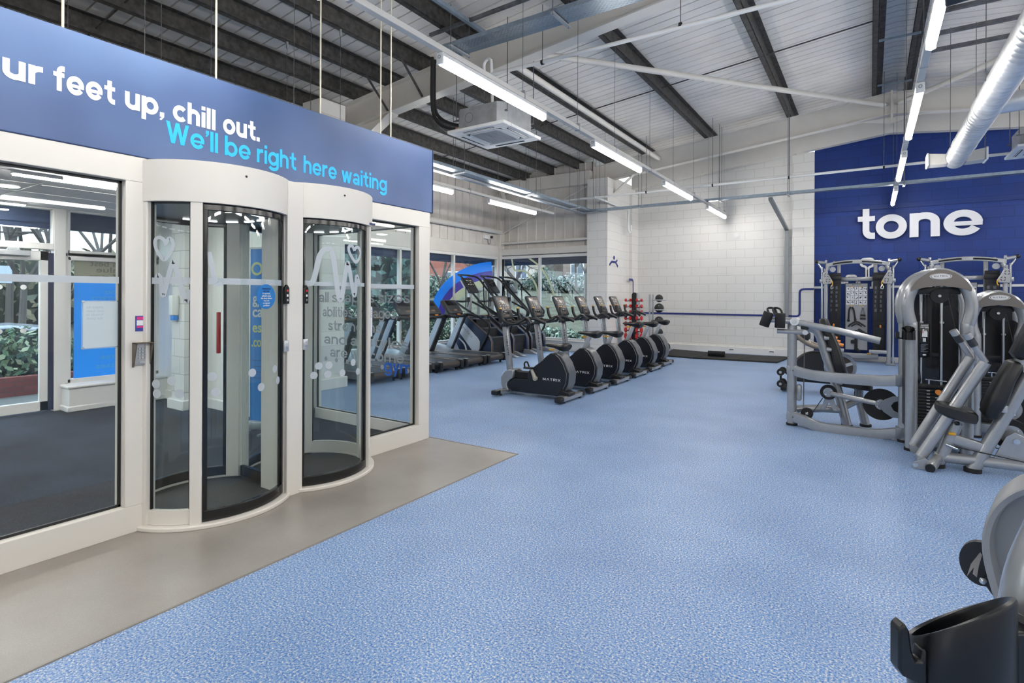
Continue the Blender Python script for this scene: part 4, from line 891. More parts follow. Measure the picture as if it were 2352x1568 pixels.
    for s in (-1, 1): MB().sph((-1.022, s * .235, 1.275), .021, (1, 1, .8)).obj('grip_button', YELLOW, hbo)
    MB().rbox(-.715, -.03, 1.142, -.675, .03, 1.158, .006).obj('grip_button', ORANGE, hbo)
    MB().bar((-1.14, 0, 1.02), (-.78, 0, 1.06), .15, .045, r=.015).bar((-1.15, 0, .995), (-1.02, 0, 1.11), .13, .03, r=.01).obj('console_arm', CHARCOAL, t)
    # saddle
    sx, sz = -.19 + dh * .45, .715 + dh
    MB().bar((-.235, 0, .60), (sx, 0, sz), .055, .07, up=(1, 0, 0), r=.015).obj('seat_post', GALVL, t)
    if dh > .05: MB().bar((-.262, 0, .60), (sx - .034, 0, sz), .018, .012, up=(1, 0, 0)).obj('post_scale', BLACK, t)
    sec = []
    for u, w, zt, zb in ((-.17, .018, .012, -.012), (-.13, .03, .02, -.022), (-.05, .04, .02, -.03), (.03, .075, .025, -.055), (.09, .105, .032, -.07), (.14, .1, .034, -.06), (.165, .07, .02, -.03)):
        w *= 1.18; zt *= 1.3; zb *= 1.15
        sec.append([(sx + u * 1.15, w * math.cos(2 * PI * k / 14), sz + .045 + (zt if math.sin(2 * PI * k / 14) > 0 else -zb) * math.sin(2 * PI * k / 14)) for k in range(14)])
    MB().quadgrid(sec).obj('saddle', VINYL, t)
    MB().rbox(sx - .13, -.025, sz - .03, sx - .03, .0, sz - .005, .008).obj('height_lever', YELLOW, t)
    # base
    MB().rbox(-1.0, -.06, .03, .0, .06, .085, .01).obj('base_rail', SILVER, t)
    for cx_, h in ((-1.03, .36), (.02, .36)):
        st = MB().rbox(cx_ - .05, -h, .025, cx_ + .05, h, .085, .012).obj('stabiliser', SILVER, t)
        for s in (-1, 1):
            MB().rbox(cx_ - .054, s * h - (.09 if s > 0 else .03), .02, cx_ + .054, s * h + (.03 if s > 0 else .09), .09, .02).obj('end_cap', BLACK, st)
            MB().cyl((cx_ + .02, s * (h - .12), 0), (cx_ + .02, s * (h - .12), .025), .02, 14).obj('levelling_foot', BLACKM, st)
    MB().prism([(-.13, .085), (.09, .085), (.075, .13), (-.02, .15), (-.06, .17)], 'Y', -.16, .02).obj('rear_fairing', BLACK, t, bevel=.01)
    # crank and pedals
    for s, ang in ((-1, 2.03), (1, 2.03 + PI)):
        hx, hz = -.483, .283; ex, ez = hx + .17 * math.cos(ang), hz + .17 * math.sin(ang); yy = s * (T + .02)
        MB().tube([(hx, yy, hz), (ex, yy, ez)], [.03, .019], 12).cyl((hx, s * (T - .01), hz), (hx, yy + s * .014, hz), .034).obj('crank', mat('cream_crank', 'b9b4a4', .4), t)
        p = MB().rbox(ex - .09, yy + s * .02 - .045, ez - .02, ex + .05, yy + s * .02 + .045 + s * .02, ez + .008, .01).obj('pedal', BLACK, t)
        MB().tube(smooth([(ex - .06, yy + s * .06, ez), (ex - .075, yy + s * .05, ez + .06), (ex - .06, yy, ez + .075), (ex - .03, yy - s * .01, ez)], 4), .012, 8).obj('toe_strap', BLACKM, p)
    return t
BX = (-3.54, -3.54, -3.55, -3.57, -3.6, -3.66); BDH = (0, .13, .08, .2, .17, .17)
for i in range(6): make_bike(i, BX[i], 6.86 + .935 * i, BDH[i])
# ---------------- treadmills (front towards -X) ----------------
def make_treadmill():
    t = thing('treadmill', '', 'treadmill', (0, 0, 0), 0, 'row of treadmills facing the windows')
    W = .345
    MB().box(-1.62, -.27, .155, -.04, .27, .19).obj('running_belt', mat('belt_dark', '23262c', .5), t)
    for s in (-1, 1):
        MB().prism([(-1.75, .08), (-.1, .07), (-.1, .2), (-1.75, .215)], 'Y', s * .27, s * W).obj('side_rail', mat('taupe_rail', '5d5752', .45), t, bevel=.01)
        c = MB().rbox(-.13, min(s * .26, s * (W + .01)), .045, .03, max(s * .26, s * (W + .01)), .215, .025).obj('rear_cap', BLACK, t)
        MB().rbox(-.06, min(s * .28, s * .34), .21, .02, max(s * .28, s * .34), .219, .004).obj('cap_trim', GALVL, c)
        MB().cyl((-.12, s * .3, 0), (-.12, s * .3, .08), .025, 12).obj('levelling_foot', BLACKM, t)
        MB().cyl((-1.7, s * .3, 0), (-1.7, s * .3, .1), .025, 12).obj('levelling_foot', BLACKM, t)
        u = MB().quadgrid([[(-1.78, s * W - .03, .14), (-1.56, s * W - .03, .14), (-1.56, s * W + .03, .14), (-1.78, s * W + .03, .14)], [(-1.3, s * W - .03, 1.0), (-1.14, s * W - .03, 1.0), (-1.14, s * W + .03, 1.0), (-1.3, s * W + .03, 1.0)]]).obj('upright', mat('pale_blue_silver', 'aab4c0', .35, .3), t, bevel=.012)
        MB().bar((-1.565, s * W, .16), (-1.145, s * W, 1.0), .064, .03, up=(1, 0, 0)).obj('upright_trim', CHARCOAL, u)
        MB().tube(smooth([(-1.3, s * .335, 1.02), (-1.05, s * .34, 1.03), (-.8, s * .335, 1.0)], 4), .032, 10).obj('handrail', BLACK, t)
    MB().cyl((-.06, -.265, .13), (-.06, .265, .13), .062, 20).obj('rear_roller', mat('roller_brown', '3b3430', .5), t)
    hd = []
    for x, h, w in ((-2.0, .1, .3), (-1.95, .26, .36), (-1.8, .36, .38), (-1.6, .33, .37), (-1.42, .23, .34), (-1.36, .19, .3)):
        hd.append([(x, w * math.cos(PI * k / 12), .07 + (h - .07) * math.sin(PI * k / 12) ** .6) for k in range(13)])
    MB().quadgrid(hd).obj('motor_hood', mat('silver_hood', '8f969c', .35, .3), t)
    cn = V((math.cos(.75), 0, math.sin(.75))); cu = V((-math.sin(.75), 0, math.cos(.75)))
    mx = M((cn, V((0, 1, 0)), cu)).transposed().to_4x4(); mx.translation = (-1.27, 0, 1.2)
    con = MB().rb((.09, .5, .42), mx, .045, 3).obj('console', CHARCOAL, t)
    s_ = MB().rb((.006, .34, .14), mx @ M.Translation((.045, 0, .09)), .002).obj('display', BLKGLOSS, con)
    ic = MB()
    for k in range(5):
        for r in range(3): ic.add(MB().box(0, -.012, -.004, .002, .012, .004).bm, mx @ M.Translation((.0482, -.13 + k * .065, .13 - r * .035)))
    for k in range(7): ic.add(MB().box(0, -.012, -.01, .003, .012, .01).bm, mx @ M.Translation((.045, -.13 + k * .043, -.05)))
    ic.obj('display_digits', mat('dim_led', 'b9b6ae', .5, emit=('d8d2c4', .4)), s_)
    MB().rb((.02, .12, .05), mx @ M.Translation((.04, 0, -.12)), .006).obj('stop_key', mat('dull_orange', '6f5646', .5), con)
    MB().rbox(-1.32, -.372, .97, -1.08, .372, 1.05, .03).obj('cross_bar', BLACK, t)
    MB().rbox(-1.08, -.05, 1.035, -1.05, .05, 1.06, .008).obj('safety_key', ORANGE, t)
    return t
tm0 = make_treadmill()
TL = ('treadmill nearest the glass partition, seen through its lettering', 'second treadmill seen through the partition glass, behind the lettering', 'third treadmill, its rear cap showing just right of the screen post', 'fourth treadmill, second from the stair climbers', 'farthest treadmill, with its whole console in view beside the stair climbers')
for i, y in enumerate((6.42, 7.2, 8.13, 8.9, 9.66)):
    o = tm0 if i == 0 else dup(tm0, (-6.74, y, 0)); o.location = (-6.74, y, 0); o['label'] = TL[i]
# ---------------- stair climbers ----------------
def make_stepper():
    t = thing('stair_climber', '', 'stair climber', (0, 0, 0), 0, 'row of stair climbers by the corner windows')
    NV = mat('deep_blue_grey', '22304a', .4, .2); SB = mat('pale_silver_panel', 'bcc3cc', .35, .25); GD = mat('gold_trim', 'a07a45', .4, .5)
    W = .36
    outer = [(-1.05, .42), (-.98, .78), (-.84, .98), (-.68, .98), (-.02, .52), (.04, .40), (.05, .06), (-.85, .06)]
    for s in (-1, 1):
        a, b = sorted((s * W, s * (W - .09)))
        p = MB().prism(outer, 'Y', a, b).obj('side_cover', NV, t, bevel=.015)
        a, b = sorted((s * W, s * (W + .014)))
        q = MB().prism([(-.985, .68), (-.83, .885), (-.34, .475), (-.285, .40), (-.285, .11), (-.34, .07), (-.43, .09)], 'Y', a, b).obj('silver_panel', SB, p, bevel=.006)
        up = V((.5, 0, -.42)).normalized()
        if s < 0: geo('brand_text', 'MATRIX', GREYTXT, (-.80, -W - .0145, .70), up, (-up.z, 0, up.x), .36, .05, q, None, .17, .001, .5)
        MB().tube([(-.84, s * W, .985), (-.68, s * W, .985), (-.02, s * W, .525), (.042, s * W, .40), (.052, s * W, .06)], .006, 8).obj('gold_edge', GD, p)
        MB().tube(smooth([(-.9, s * (W + .01), .45), (-.72, s * (W + .02), .3), (-.66, s * (W + .02), .1)], 4), .02, 8).obj('side_strut', SB, p)
        f = MB().prism([(-.05, 0), (.34, 0), (.34, .02), (.12, .1), (-.05, .13)], 'Y', *sorted((s * W, s * (W - .12)))).obj('rear_foot', SILVER, t, bevel=.01)
        MB().prism([(-1.0, 0), (-.7, 0), (-.7, .08), (-1.0, .08)], 'Y', *sorted((s * W, s * (W - .12)))).obj('front_foot', BLACKM, t, bevel=.01)
    st = MB()
    for x0, z in ((-.26, .50), (-.48, .71), (-.70, .92)):
        MB().box(x0, -.27, z - .03, x0 + .25, .27, z).obj('step', mat('step_grey', '3c3f46', .5), t, bevel=.008)
        MB().box(x0 + .22, -.27, z - .21, x0 + .245, .27, z - .03).obj('riser', BLACKM, t)
    MB().box(-.9, -.27, .08, -.02, .27, .47).obj('lower_housing', BLACK, t)
    MB().prism([(-1.05, .5), (-.82, .96), (-.68, .96), (-.72, .5)], 'Y', -.28, .28).obj('front_housing', CHARCOAL, t)
    MB().bar((-.9, 0, .9), (-.86, 0, 1.6), .1, .09, up=(1, 0, 0), r=.02).obj('mast', SILVER, t)
    cn = V((math.cos(.62), 0, math.sin(.62))); cu = V((-math.sin(.62), 0, math.cos(.62)))
    mx = M((cn, V((0, 1, 0)), cu)).transposed().to_4x4(); mx.translation = (-.87, 0, 1.72)
    con = MB().rb((.06, .40, .44), mx, .03, 3).obj('console', CHARCOAL, t)
    MB().rb((.03, .46, .38), mx @ M.Translation((-.03, 0, -.02)), .012).obj('console_back', SB, con)
    s_ = MB().rb((.006, .26, .2), mx @ M.Translation((.03, 0, .06)), .002).obj('display', BLKGLOSS, con)
    ic = MB()
    for k in range(4):
        for r in range(3): ic.add(MB().box(0, -.01, -.016, .002, .01, .016).bm, mx @ M.Translation((.0335, -.09 + k * .06, .12 - r * .06)))
    ic.obj('display_digits', MATS['dim_led'], s_)
    MB().tube([(-1.12, -.13, 1.98), (-1.12, .13, 1.98)], .018, 10).obj('top_cross_bar', BLACK, t)
    for s in (-1, 1):
        MB().tube(smooth([(-1.12, s * .13, 1.98), (-1.05, s * .22, 1.97), (-.86, s * .33, 1.9), (-.6, s * .36, 1.62), (-.1, s * .38, 1.16), (-.02, s * .385, 1.05), (-.05, s * .385, .95)], 5), .024, 10).obj('upper_rail', BLACK, t)
        MB().tube(smooth([(-1.1, 0, 1.32), (-1.1, s * .2, 1.33), (-1.02, s * .33, 1.3), (-.6, s * .385, 1.1), (-.08, s * .385, .86), (0, s * .385, .78), (-.02, s * .385, .62), (-.3, s * .385, .14)], 5), .025, 10).obj('lower_rail', BLACK, t)
        h = MB().tube(smooth([(-.72, s * .34, 1.75), (-.66, s * .28, 1.8), (-.62, s * .22, 1.79)], 4), .02, 8).obj('speed_grip', BLACK, t)
        MB().tube([(-.72, s * .35, 1.75), (-.70, s * .37, 1.18)], .014, 8).obj('grip_stay', BLACK, t)
    MB().cyl((-.74, -.22, 1.32), (-.74, -.22, 1.43), .045, 16).tube([(-.74, -.22, 1.34), (-.72, -.28, 1.2)], .015, 8).obj('cup_holder', BLACK, t)
    return t
sp0 = make_stepper()
for i, (y, l) in enumerate(((10.58, 'nearest stair climber, silver branded side panel in view behind the treadmills'), (11.5, 'middle stair climber of the three by the corner window'), (12.35, 'farthest stair climber, against the corner windows'))):
    o = sp0 if i == 0 else dup(sp0, (-7.33, y, 0)); o.location = (-7.33, y, 0); o['label'] = l
# ---------------- selectorised towers ----------------
HDR = mat('brushed_header_plate', '78736e', .28, .8)
def tower(label, loc, rz, Hh=1.70, w=.42, dep=.34, placard=None, holder=True, shroud=True, stack=15):
    t = thing('weight_tower', label, 'weight stack', loc, rz, 'weight stack towers'); k = Hh / 1.70
    P2 = [(0, 0), (0, 1.1), (-.008, 1.22), (-.03, 1.33), (-.03, 1.44), (0, 1.545), (.06, 1.635), (.14, 1.685), (w / 2, 1.70)]
    P2 = P2 + [(w - x, z) for x, z in P2[-2::-1]]
    for y, nm in ((0, 'front_arch'), (dep, 'rear_arch')):
        a = MB().tube(smooth([(x, y, z * k) for x, z in P2], 4), .052, 16).obj(nm, SILVER, t)
        for x in (0, w): MB().cyl((x, y, 0), (x, y, .025), .06, 20).obj('rubber_foot', BLACKM, a)
    for z in (.06,): MB().rbox(-.03, -.03, z, w + .03, dep + .03, z + .09, .012).obj('base_beam', SILVERD, t)
    MB().rbox(-.025, .04, .2, -.005, dep - .04, 1.3 * k, .004).obj('side_web', BLACK, t)
    # header plate with oval badge
    top = [(-.02 + (w + .04) * u, (1.56 + .172 * math.sin(PI * u) ** .75) * k) for u in [i / 14 for i in range(15)]]
    bot = [(-.02 + (w + .04) * u, (1.53 + .05 * math.sin(PI * u)) * k) for u in [i / 14 for i in range(14, -1, -1)]]
    hp = MB().prism(top + bot, 'Y', -.062, -.052).obj('header_plate', HDR, t)
    mx = M.Translation((w / 2, -.0625, 1.668 * k)) @ M.Rotation(PI / 2, 4, 'X') @ M.Diagonal((1, .33, 1, 1))
    b = MB().lathe([(.001, 0), (.085, 0), (.085, .0035), (.001, .0035)], n=32, mx=mx).obj('oval_badge', LIGHTTXT, hp)
    MB().ring(.078, .073, .0045, mx, 32).obj('badge_ring', CHARCOAL, b)
    geo('brand_text', 'MATRIX', CHARCOAL, (w / 2 - .052, -.0662, 1.660 * k), (1, 0, 0), (0, 0, 1), .104, .017, b, None, .16, .0008, .35)
    MB().rbox(.04, .02, 1.5 * k, w - .04, .07, 1.57 * k, .006).obj('cross_plate', BLACK, t)
    mxp = M.Translation((w / 2 + .0, .0, 1.485 * k)) @ M.Rotation(PI / 2, 4, 'X')
    p = MB().lathe([(.001, -.02), (.07, -.02), (.07, -.012), (.06, 0), (.07, .012), (.07, .02), (.001, .02)], n=30, mx=mxp).obj('pulley', BLACKM, t)
    MB().cyl((w / 2, -.03, 1.485 * k), (w / 2, .03, 1.485 * k), .013).obj('pulley_bolt', CHROME, p)
    for x in (.09, .25):
        r = MB().cyl((x, .1, .12), (x, .1, 1.55 * k), .0125, 12).obj('guide_rod', CHROME, t)
        MB().cyl((x, .1, 1.22 * k), (x, .1, 1.24 * k), .022).obj('rod_stop', CHROME, r)
    for i in range(stack):
        z = .13 + i * .031
        pl = MB().rbox(.035, .03, z, .36, .16, z + .029, .003).obj('weight_plate', BLACK, t)
        MB().box(.125, .0285, z + .011, .15, .0302, z + .019).obj('plate_number', mat('stack_print', 'b9b9b9', .5), pl)
        if i % 3 == 0: MB().box(.19, .0285, z + .011, .215, .0302, z + .019).obj('plate_number', MATS['stack_print'], pl)
    zt = .13 + stack * .031
    MB().rbox(.05, .04, zt, .31, .15, zt + .04, .004).obj('top_plate', BLACK, t)
    sp = MB().cyl((.2, -.03, zt - .015), (.2, .03, zt - .015), .008).obj('selector_pin', CHROME, t)
    MB().cyl((.2, -.06, zt - .015), (.2, -.03, zt - .015), .024, 20).obj('orange_knob', ORANGE, sp)
    MB().tube(smooth([(.2, -.03, zt - .015), (.24, -.05, zt - .06), (.26, -.02, zt - .04), (.25, .04, zt + .03)], 4), .005, 6).obj('lanyard', BLACK, sp)
    MB().cyl((.12, .08, zt + .085), (.29, .08, zt + .075), .008).cyl((.15, .08, zt + .03), (.15, .08, zt + .09), .01).obj('add_on_lever', CHROME, t)
    MB().cyl((.02, .03, zt + .1), (.07, .03, zt + .1), .05, 20).obj('add_on_weight', BLACKM, t)
    MB().tube([(w / 2 + .07, .0, 1.47 * k), (w + .02, -.03, .55)], .004, 6).obj('cable', BLACK, t)
    if shroud:
        MB().prism([(.24, .18)] + [(.385, .18), (.385, 1.25 * k)] + [(.3125 + .0725 * math.cos(a), 1.32 * k + .0725 * math.sin(a)) for a in [PI * j / 10 for j in range(11)]] + [(.24, 1.25 * k)], 'Y', .115, .125).obj('smoked_shroud', SMOKE, t)
        MB().prism([(.0, .18), (w, .18), (w, 1.5 * k), (.0, 1.5 * k)], 'Y', dep - .05, dep - .04).obj('rear_shroud', SMOKE, t)
    if placard:
        pc = MB().rbox(.055, -.025, .90, .135, -.018, 1.225, .008).obj('placard', BLKGLOSS, t)
        for s_, z, wd_ in (('CONVERGING', 1.198, .058), ('CHEST PRESS', 1.18, .062)): text('placard_text', s_, LIGHTTXT, (.095 - wd_ / 2, -.0262, z), (1, 0, 0), (0, 0, 1), wd_, .019, pc, None, .012, .0005)
        f = MB().prism([(.075, 1.095), (.118, 1.095), (.118, 1.14), (.105, 1.165), (.098, 1.14), (.09, 1.17), (.08, 1.165)], 'Y', -.0265, -.025)
        f.obj('placard_figure', LIGHTTXT, pc); MB().prism([(.08, 1.13), (.088, 1.13), (.088, 1.16), (.08, 1.16)], 'Y', -.0272, -.0262).obj('placard_muscle', mat('soft_red', 'c56b62', .5), pc)
        for x in (.088, .1): MB().prism([(x - .005, 1.05), (x + .005, 1.05), (x + .006, 1.085), (x - .006, 1.085)], 'Y', -.0265, -.025).obj('placard_figure', LIGHTTXT, pc)
        for j in range(7): MB().box(.068, -.0262, 1.02 - j * .011, .122 - .015 * (j % 3), -.025, 1.024 - j * .011).obj('placard_line', GREYTXT, pc)
        MB().ring(.014, .001, .002, M.Translation((.095, -.0252, .925)) @ M.Rotation(PI / 2, 4, 'X') @ M.Diagonal((1, .5, 1, 1)), 18).obj('placard_badge', LIGHTTXT, pc)
    if holder:
        h = MB().add(MB().quadgrid([[(.055 * math.cos(a), .055 * math.sin(a) - .02, z) for a in [2 * PI * j / 20 for j in range(20)]] for z in (0, .06)] + [[(.055 * math.cos(a), .055 * math.sin(a) - .02, .10 + .03 * math.sin(a)) for a in [2 * PI * j / 20 for j in range(20)]], [(.046 * math.cos(a), .046 * math.sin(a) - .02, .10 + .03 * math.sin(a)) for a in [2 * PI * j / 20 for j in range(20)]], [(.043 * math.cos(a), .043 * math.sin(a) - .02, .012) for a in [2 * PI * j / 20 for j in range(20)]]]).bm, M.Translation((-.04, -.07, 1.07))).obj('bottle_holder', BLKGLOSS, t)
        MB().bar((-.095, -.07, 1.08), (-.125, -.08, 1.08), .03, .012).bar((-.125, -.08, 1.075), (-.125, -.08, 1.14), .03, .01).obj('holder_hook', BLKGLOSS, h)
    return t
tower('tall silver weight tower with black placard and oval badge, behind the chest press', (.335, 6.49, 0), RAD(7), placard=True)
tower('lower silver tower with smoked shroud partly hidden behind the chest press', (.93, 7.5, 0), RAD(5), 1.5, .36, .3, holder=False)
# ---------------- chest press bench ----------------
def tubeobj(nm, pts, r, m, th, O, sm=0, n=14): return MB().tube(smooth(pts, sm) if sm else pts, r, n).obj(nm, m, th, O)
def pad(nm, p, q, w, tk, th, O, up, m=VINYL, rr=.035):
    return MB().bar(p, q, w, tk, up=up, r=rr).obj(nm, m, th, O)
cp = thing('chest_press', 'grey chest press with black seat and backrest in front of the tall weight tower', 'weight machine', (.73, 5.95, 0)); O = cp.location
Yc = 5.98
tubeobj('back_tube', [(.73, Yc, .02), (.875, Yc, .36), (1.041, Yc, .775), (1.32, Yc, 1.46)], .05, SILVER, cp, O)
tubeobj('lower_beam', [(.47, Yc, .09), (.75, Yc, .10), (1.9, Yc + .05, .10)], .045, SILVER, cp, O)
tubeobj('front_post', [(.49, Yc, .02), (.53, Yc, .13), (.62, Yc, .40)], .048, SILVER, cp, O)
MB().bar((.56, Yc, .275), (.83, Yc, .20), .075, .085, r=.012).obj('upper_beam', SILVER, cp, O)
for x in (.728, .485): MB().cyl((x, Yc, 0), (x, Yc, .035), .062, 22).obj('rubber_foot', BLACKM, cp, O)
MB().cyl((.60, Yc, .36), (.635, Yc, .45), .038, 14).obj('seat_post', GALVL, cp, O)
MB().rbox(.56, Yc - .07, .30, .61, Yc - .045, .325, .008).obj('seat_lever', YELLOW, cp, O)
MB().rbox(.60, Yc - .06, .385, .64, Yc + .06, .42, .015).obj('post_collar', BLACK, cp, O)
sec = []
for x, w, h, z in ((.475, .05, .03, .525), (.49, .12, .055, .522), (.56, .17, .072, .503), (.66, .18, .072, .482), (.735, .16, .066, .467), (.755, .1, .03, .468)):
    sec.append([(x, Yc + .02 + w * max(-1, min(1, 1.25 * math.cos(2 * PI * k / 20))), z + h * .72 * max(-1, min(1, 1.25 * math.sin(2 * PI * k / 20)))) for k in range(20)])
MB().quadgrid(sec).obj('seat', VINYL, cp, O, ang=60)
nv = V((-.92, 0, .38))
def shaped_pad(nm, rows, th, O, y0):
    sec = []
    for (x, z), w, tk in rows:
        n = nv.normalized(); c = V((x, y0, z))
        sec.append([c + V((0, 1, 0)) * (w * max(-1, min(1, 1.2 * math.cos(2 * PI * k / 20)))) + n * (tk * max(-1, min(1, 1.2 * math.sin(2 * PI * k / 20)))) for k in range(20)])
    return MB().quadgrid(sec).obj(nm, VINYL, th, O, ang=60)
shaped_pad('backrest', [((.815, .475), .09, .02), ((.825, .50), .13, .05), ((.88, .65), .15, .06), ((.93, .80), .12, .055), ((.985, .93), .12, .05), ((.995, .955), .09, .02)], cp, O, Yc)
shaped_pad('headrest', [((1.0, .975), .09, .02), ((1.01, 1.0), .13, .05), ((1.10, 1.22), .14, .055), ((1.2, 1.45), .13, .05), ((1.21, 1.47), .09, .02)], cp, O, Yc)
for z, x in ((.56, .93), (.9, 1.06)): MB().rbox(x - .03, Yc - .055, z - .03, x + .01, Yc - .04, z + .03, .004).obj('pad_bracket', GALVL, cp, O)
for y, x0, z0, x1, z1, s in ((Yc - .05, .375, .085, .80, .935, 1), (Yc + .17, .335, .12, .735, .95, 2)):
    a = tubeobj('press_arm', [(x0, y, z0), (x1, y, z1)], .043, SILVER, cp, O, n=18)
    MB().cyl((x1 - .045, y, z1 - .09), (x1 - .038, y, z1 - .076), .046, 20).obj('weld_ring', SILVER, a, O)
    tubeobj('handle', [(x1 - .0, y - .01, z1 + .0), (x1 - .05, y - .03, z1 + .09), (x1 - .11, y - .05, z1 + .2)], .024, SILVER, a, O, 3)
    MB().cyl((x1 - .075, y - .038, z1 + .135), (x1 - .105, y - .048, z1 + .19), .03, 16).obj('rubber_grip', CHARCOAL, a, O)
    MB().cyl((x1 - .108, y - .049, z1 + .195), (x1 - .13, y - .056, z1 + .235), .032, 16).obj('grip_end', SILVER, a, O)
    MB().cyl((x0 - .0, y - .1, z0 - .01), (x0, y + .06, z0 - .01), .034, 16).obj('pivot_sleeve', SILVER, a, O)
MB().prism([(.30, .01), (.34, -.0), (.46, .0), (.48, .03), (.40, .10), (.32, .06)], 'Y', Yc - .17, Yc - .155).obj('pivot_plate', SILVER, cp, O, bevel=.003)
MB().cyl((.33, Yc - .18, .035), (.33, Yc - .16, .035), .018).obj('pivot_bolt', CHROME, cp, O)
MB().bar((.43, Yc - .19, .03), (.50, Yc - .02, .09), .07, .07, r=.02).obj('pivot_arm', SILVER, cp, O)
MB().cyl((.427, Yc - .215, .03), (.43, Yc - .19, .03), .035, 20).obj('black_end_cap', BLACK, cp, O)
def cam(nm, x, y, z, r, th, O, tk=.03, hub=.62):
    mx = M.Translation((x, y, z)) @ M.Rotation(PI / 2, 4, 'X')
    c = MB().lathe([(.001, -tk), (r, -tk), (r, -tk * .5), (r - .008, 0), (r, tk * .5), (r, tk), (.001, tk)], n=36, mx=mx).obj(nm, BLACKM, th, O)
    MB().lathe([(.001, tk), (r * hub, tk), (r * hub, tk + .006), (.001, tk + .006)], n=30, mx=mx).obj('hub_plate', SILVER, c, O)
    for k in range(4):
        a = PI / 4 + k * PI / 2; MB().sph((x + r * hub * .7 * math.cos(a), y - tk - .006, z + r * hub * .7 * math.sin(a)), .009, (1, .6, 1), 10).obj('hub_bolt', CHROME, c, O)
    return c
cam('cam_wheel', .985, Yc + .12, .33, .125, cp, O); cam('cam_wheel', 1.0, Yc + .42, .50, .17, cp, O)
MB().prism([(.86, .14), (1.16, .14), (1.12, .24), (1.05, .34), (.99, .37), (.94, .33), (.9, .24)], 'Y', Yc - .01, Yc + .01).obj('cam_bracket', SILVER, cp, O, bevel=.004)
MB().cyl((1.0, Yc - .03, .30), (1.0, Yc, .30), .022).obj('bracket_bolt', CHROME, cp, O)
MB().tube([(.545, Yc - .06, .215), (1.9, Yc - .02, -.0 + .03)], .005, 6).obj('cable', BLACK, cp, O)
MB().cyl((.54, Yc - .065, .22), (.62, Yc - .058, .19), .011).obj('cable_end', CHROME, cp, O)
MB().tube([(.85, 6.15, .2), (1.3, 6.1, .12)], .005, 6).obj('cable', BLACK, cp, O)
# ---------------- row / pulldown machine left of the tower ----------------
rw = thing('press_machine', 'grey machine with two black roller pads, joined by curved beams to the tall tower', 'weight machine', (-.75, 7, 0)); O = rw.location
tubeobj('rear_post', [(-.748, 7.0, .01), (-.748, 7.0, 1.16)], .05, SILVER, rw, O); MB().cyl((-.748, 7.0, 0), (-.748, 7, .025), .06).obj('rubber_foot', BLACKM, rw, O)
for z, dz in ((.63, 0), (.10, -.03)):
    pts = smooth([(-.73, 7.0, z), (-.6, 6.91, z - .02), (-.45, 6.87, z - .03 + dz), (-.2, 6.86, z - .035 + dz), (.05, 6.87, z - .035 + dz), (.2, 6.85, z - .02 + dz * .3), (.285, 6.83, z - .01)], 4)
    rg = []
    for i, p in enumerate(pts):
        d = (pts[min(i + 1, len(pts) - 1)] - pts[max(i - 1, 0)]); d.z = 0; d.normalize(); s = V((d.y, -d.x, 0))
        rg.append([p + s * (.042 * max(-1, min(1, 1.3 * math.cos(2 * PI * k / 16)))) + V((0, 0, .055 * max(-1, min(1, 1.3 * math.sin(2 * PI * k / 16))))) for k in range(16)])
    b = MB().quadgrid(rg).obj('curved_beam', SILVER, rw, O)
    MB().rbox(-.80, 6.955, z - .055, -.69, 7.05, z + .06, .02).obj('beam_clamp', SILVER, b, O)
    for x in (-.73, -.69): MB().cyl((x, 6.945, z), (x, 6.955, z), .009).obj('clamp_bolt', CHARCOAL, b, O)
    MB().rbox(.22, 6.78, z - .07, .30, 6.9, z + .05, .015).obj('tower_clamp', SILVERD, b, O)
a = tubeobj('lift_arm', [(-.86, 7.0, 1.205), (-.72, 7.0, 1.18), (-.3, 7.0, 1.10), (.09, 7.0, 1.005)], .038, SILVER, rw, O)
MB().cyl((-.72, 6.945, 1.19), (-.72, 7.05, 1.19), .045, 20).obj('arm_pivot', PLASTW, a, O)
MB().cyl((-.72, 6.935, 1.19), (-.72, 6.946, 1.19), .02, 14).obj('pivot_bolt', CHROME, a, O)
for (x0, z0), (x1, z1) in (((-.985, 1.285), (-1.035, 1.135)), ((-.862, 1.285), (-.868, 1.11))):
    r = MB().lathe([(.02, -.085), (.052, -.085), (.055, -.08), (.055, .08), (.052, .085), (.02, .085)], n=24, mx=M.Translation(((x0 + x1) / 2, 6.93, (z0 + z1) / 2)) @ M.Rotation(math.atan2(x0 - x1, z0 - z1), 4, 'Y')).obj('roller_pad', BLACKM, a, O)
tubeobj('roller_axle', [(-1.0, 6.97, 1.2), (-.86, 6.97, 1.2), (-.72, 7.0, 1.18)], .03, SILVER, rw, O)
for x in (-.99, -.93): tubeobj('hand_loop', [(x, 7.05, 1.26), (x - .03, 7.08, 1.33), (x + .04, 7.1, 1.33), (x + .08, 7.08, 1.25)], .013, BLACK, rw, O, 3, 8)
tubeobj('cross_handle', [(-.90, 6.97, 1.075), (-.62, 6.97, 1.07)], .028, SILVER, rw, O); MB().cyl((-.61, 6.93, 1.07), (-.61, 7.01, 1.07), .028).obj('handle_bolt', CHROME, rw, O)
MB().rbox(-.66, 6.97, 1.1, -.58, 7.05, 1.16, .01).obj('limit_block', BLACK, rw, O)
tubeobj('main_frame', [(-.64, 7.25, 1.11), (-.55, 7.25, 1.10), (-.49, 7.25, 1.03), (-.43, 7.25, .82), (-.35, 7.25, .55), (-.28, 7.25, .3), (-.215, 7.25, .02)], .05, SILVER, rw, O, 4)
tubeobj('front_leg', [(-.11, 7.4, .34), (-.04, 7.4, .02)], .045, SILVER, rw, O)
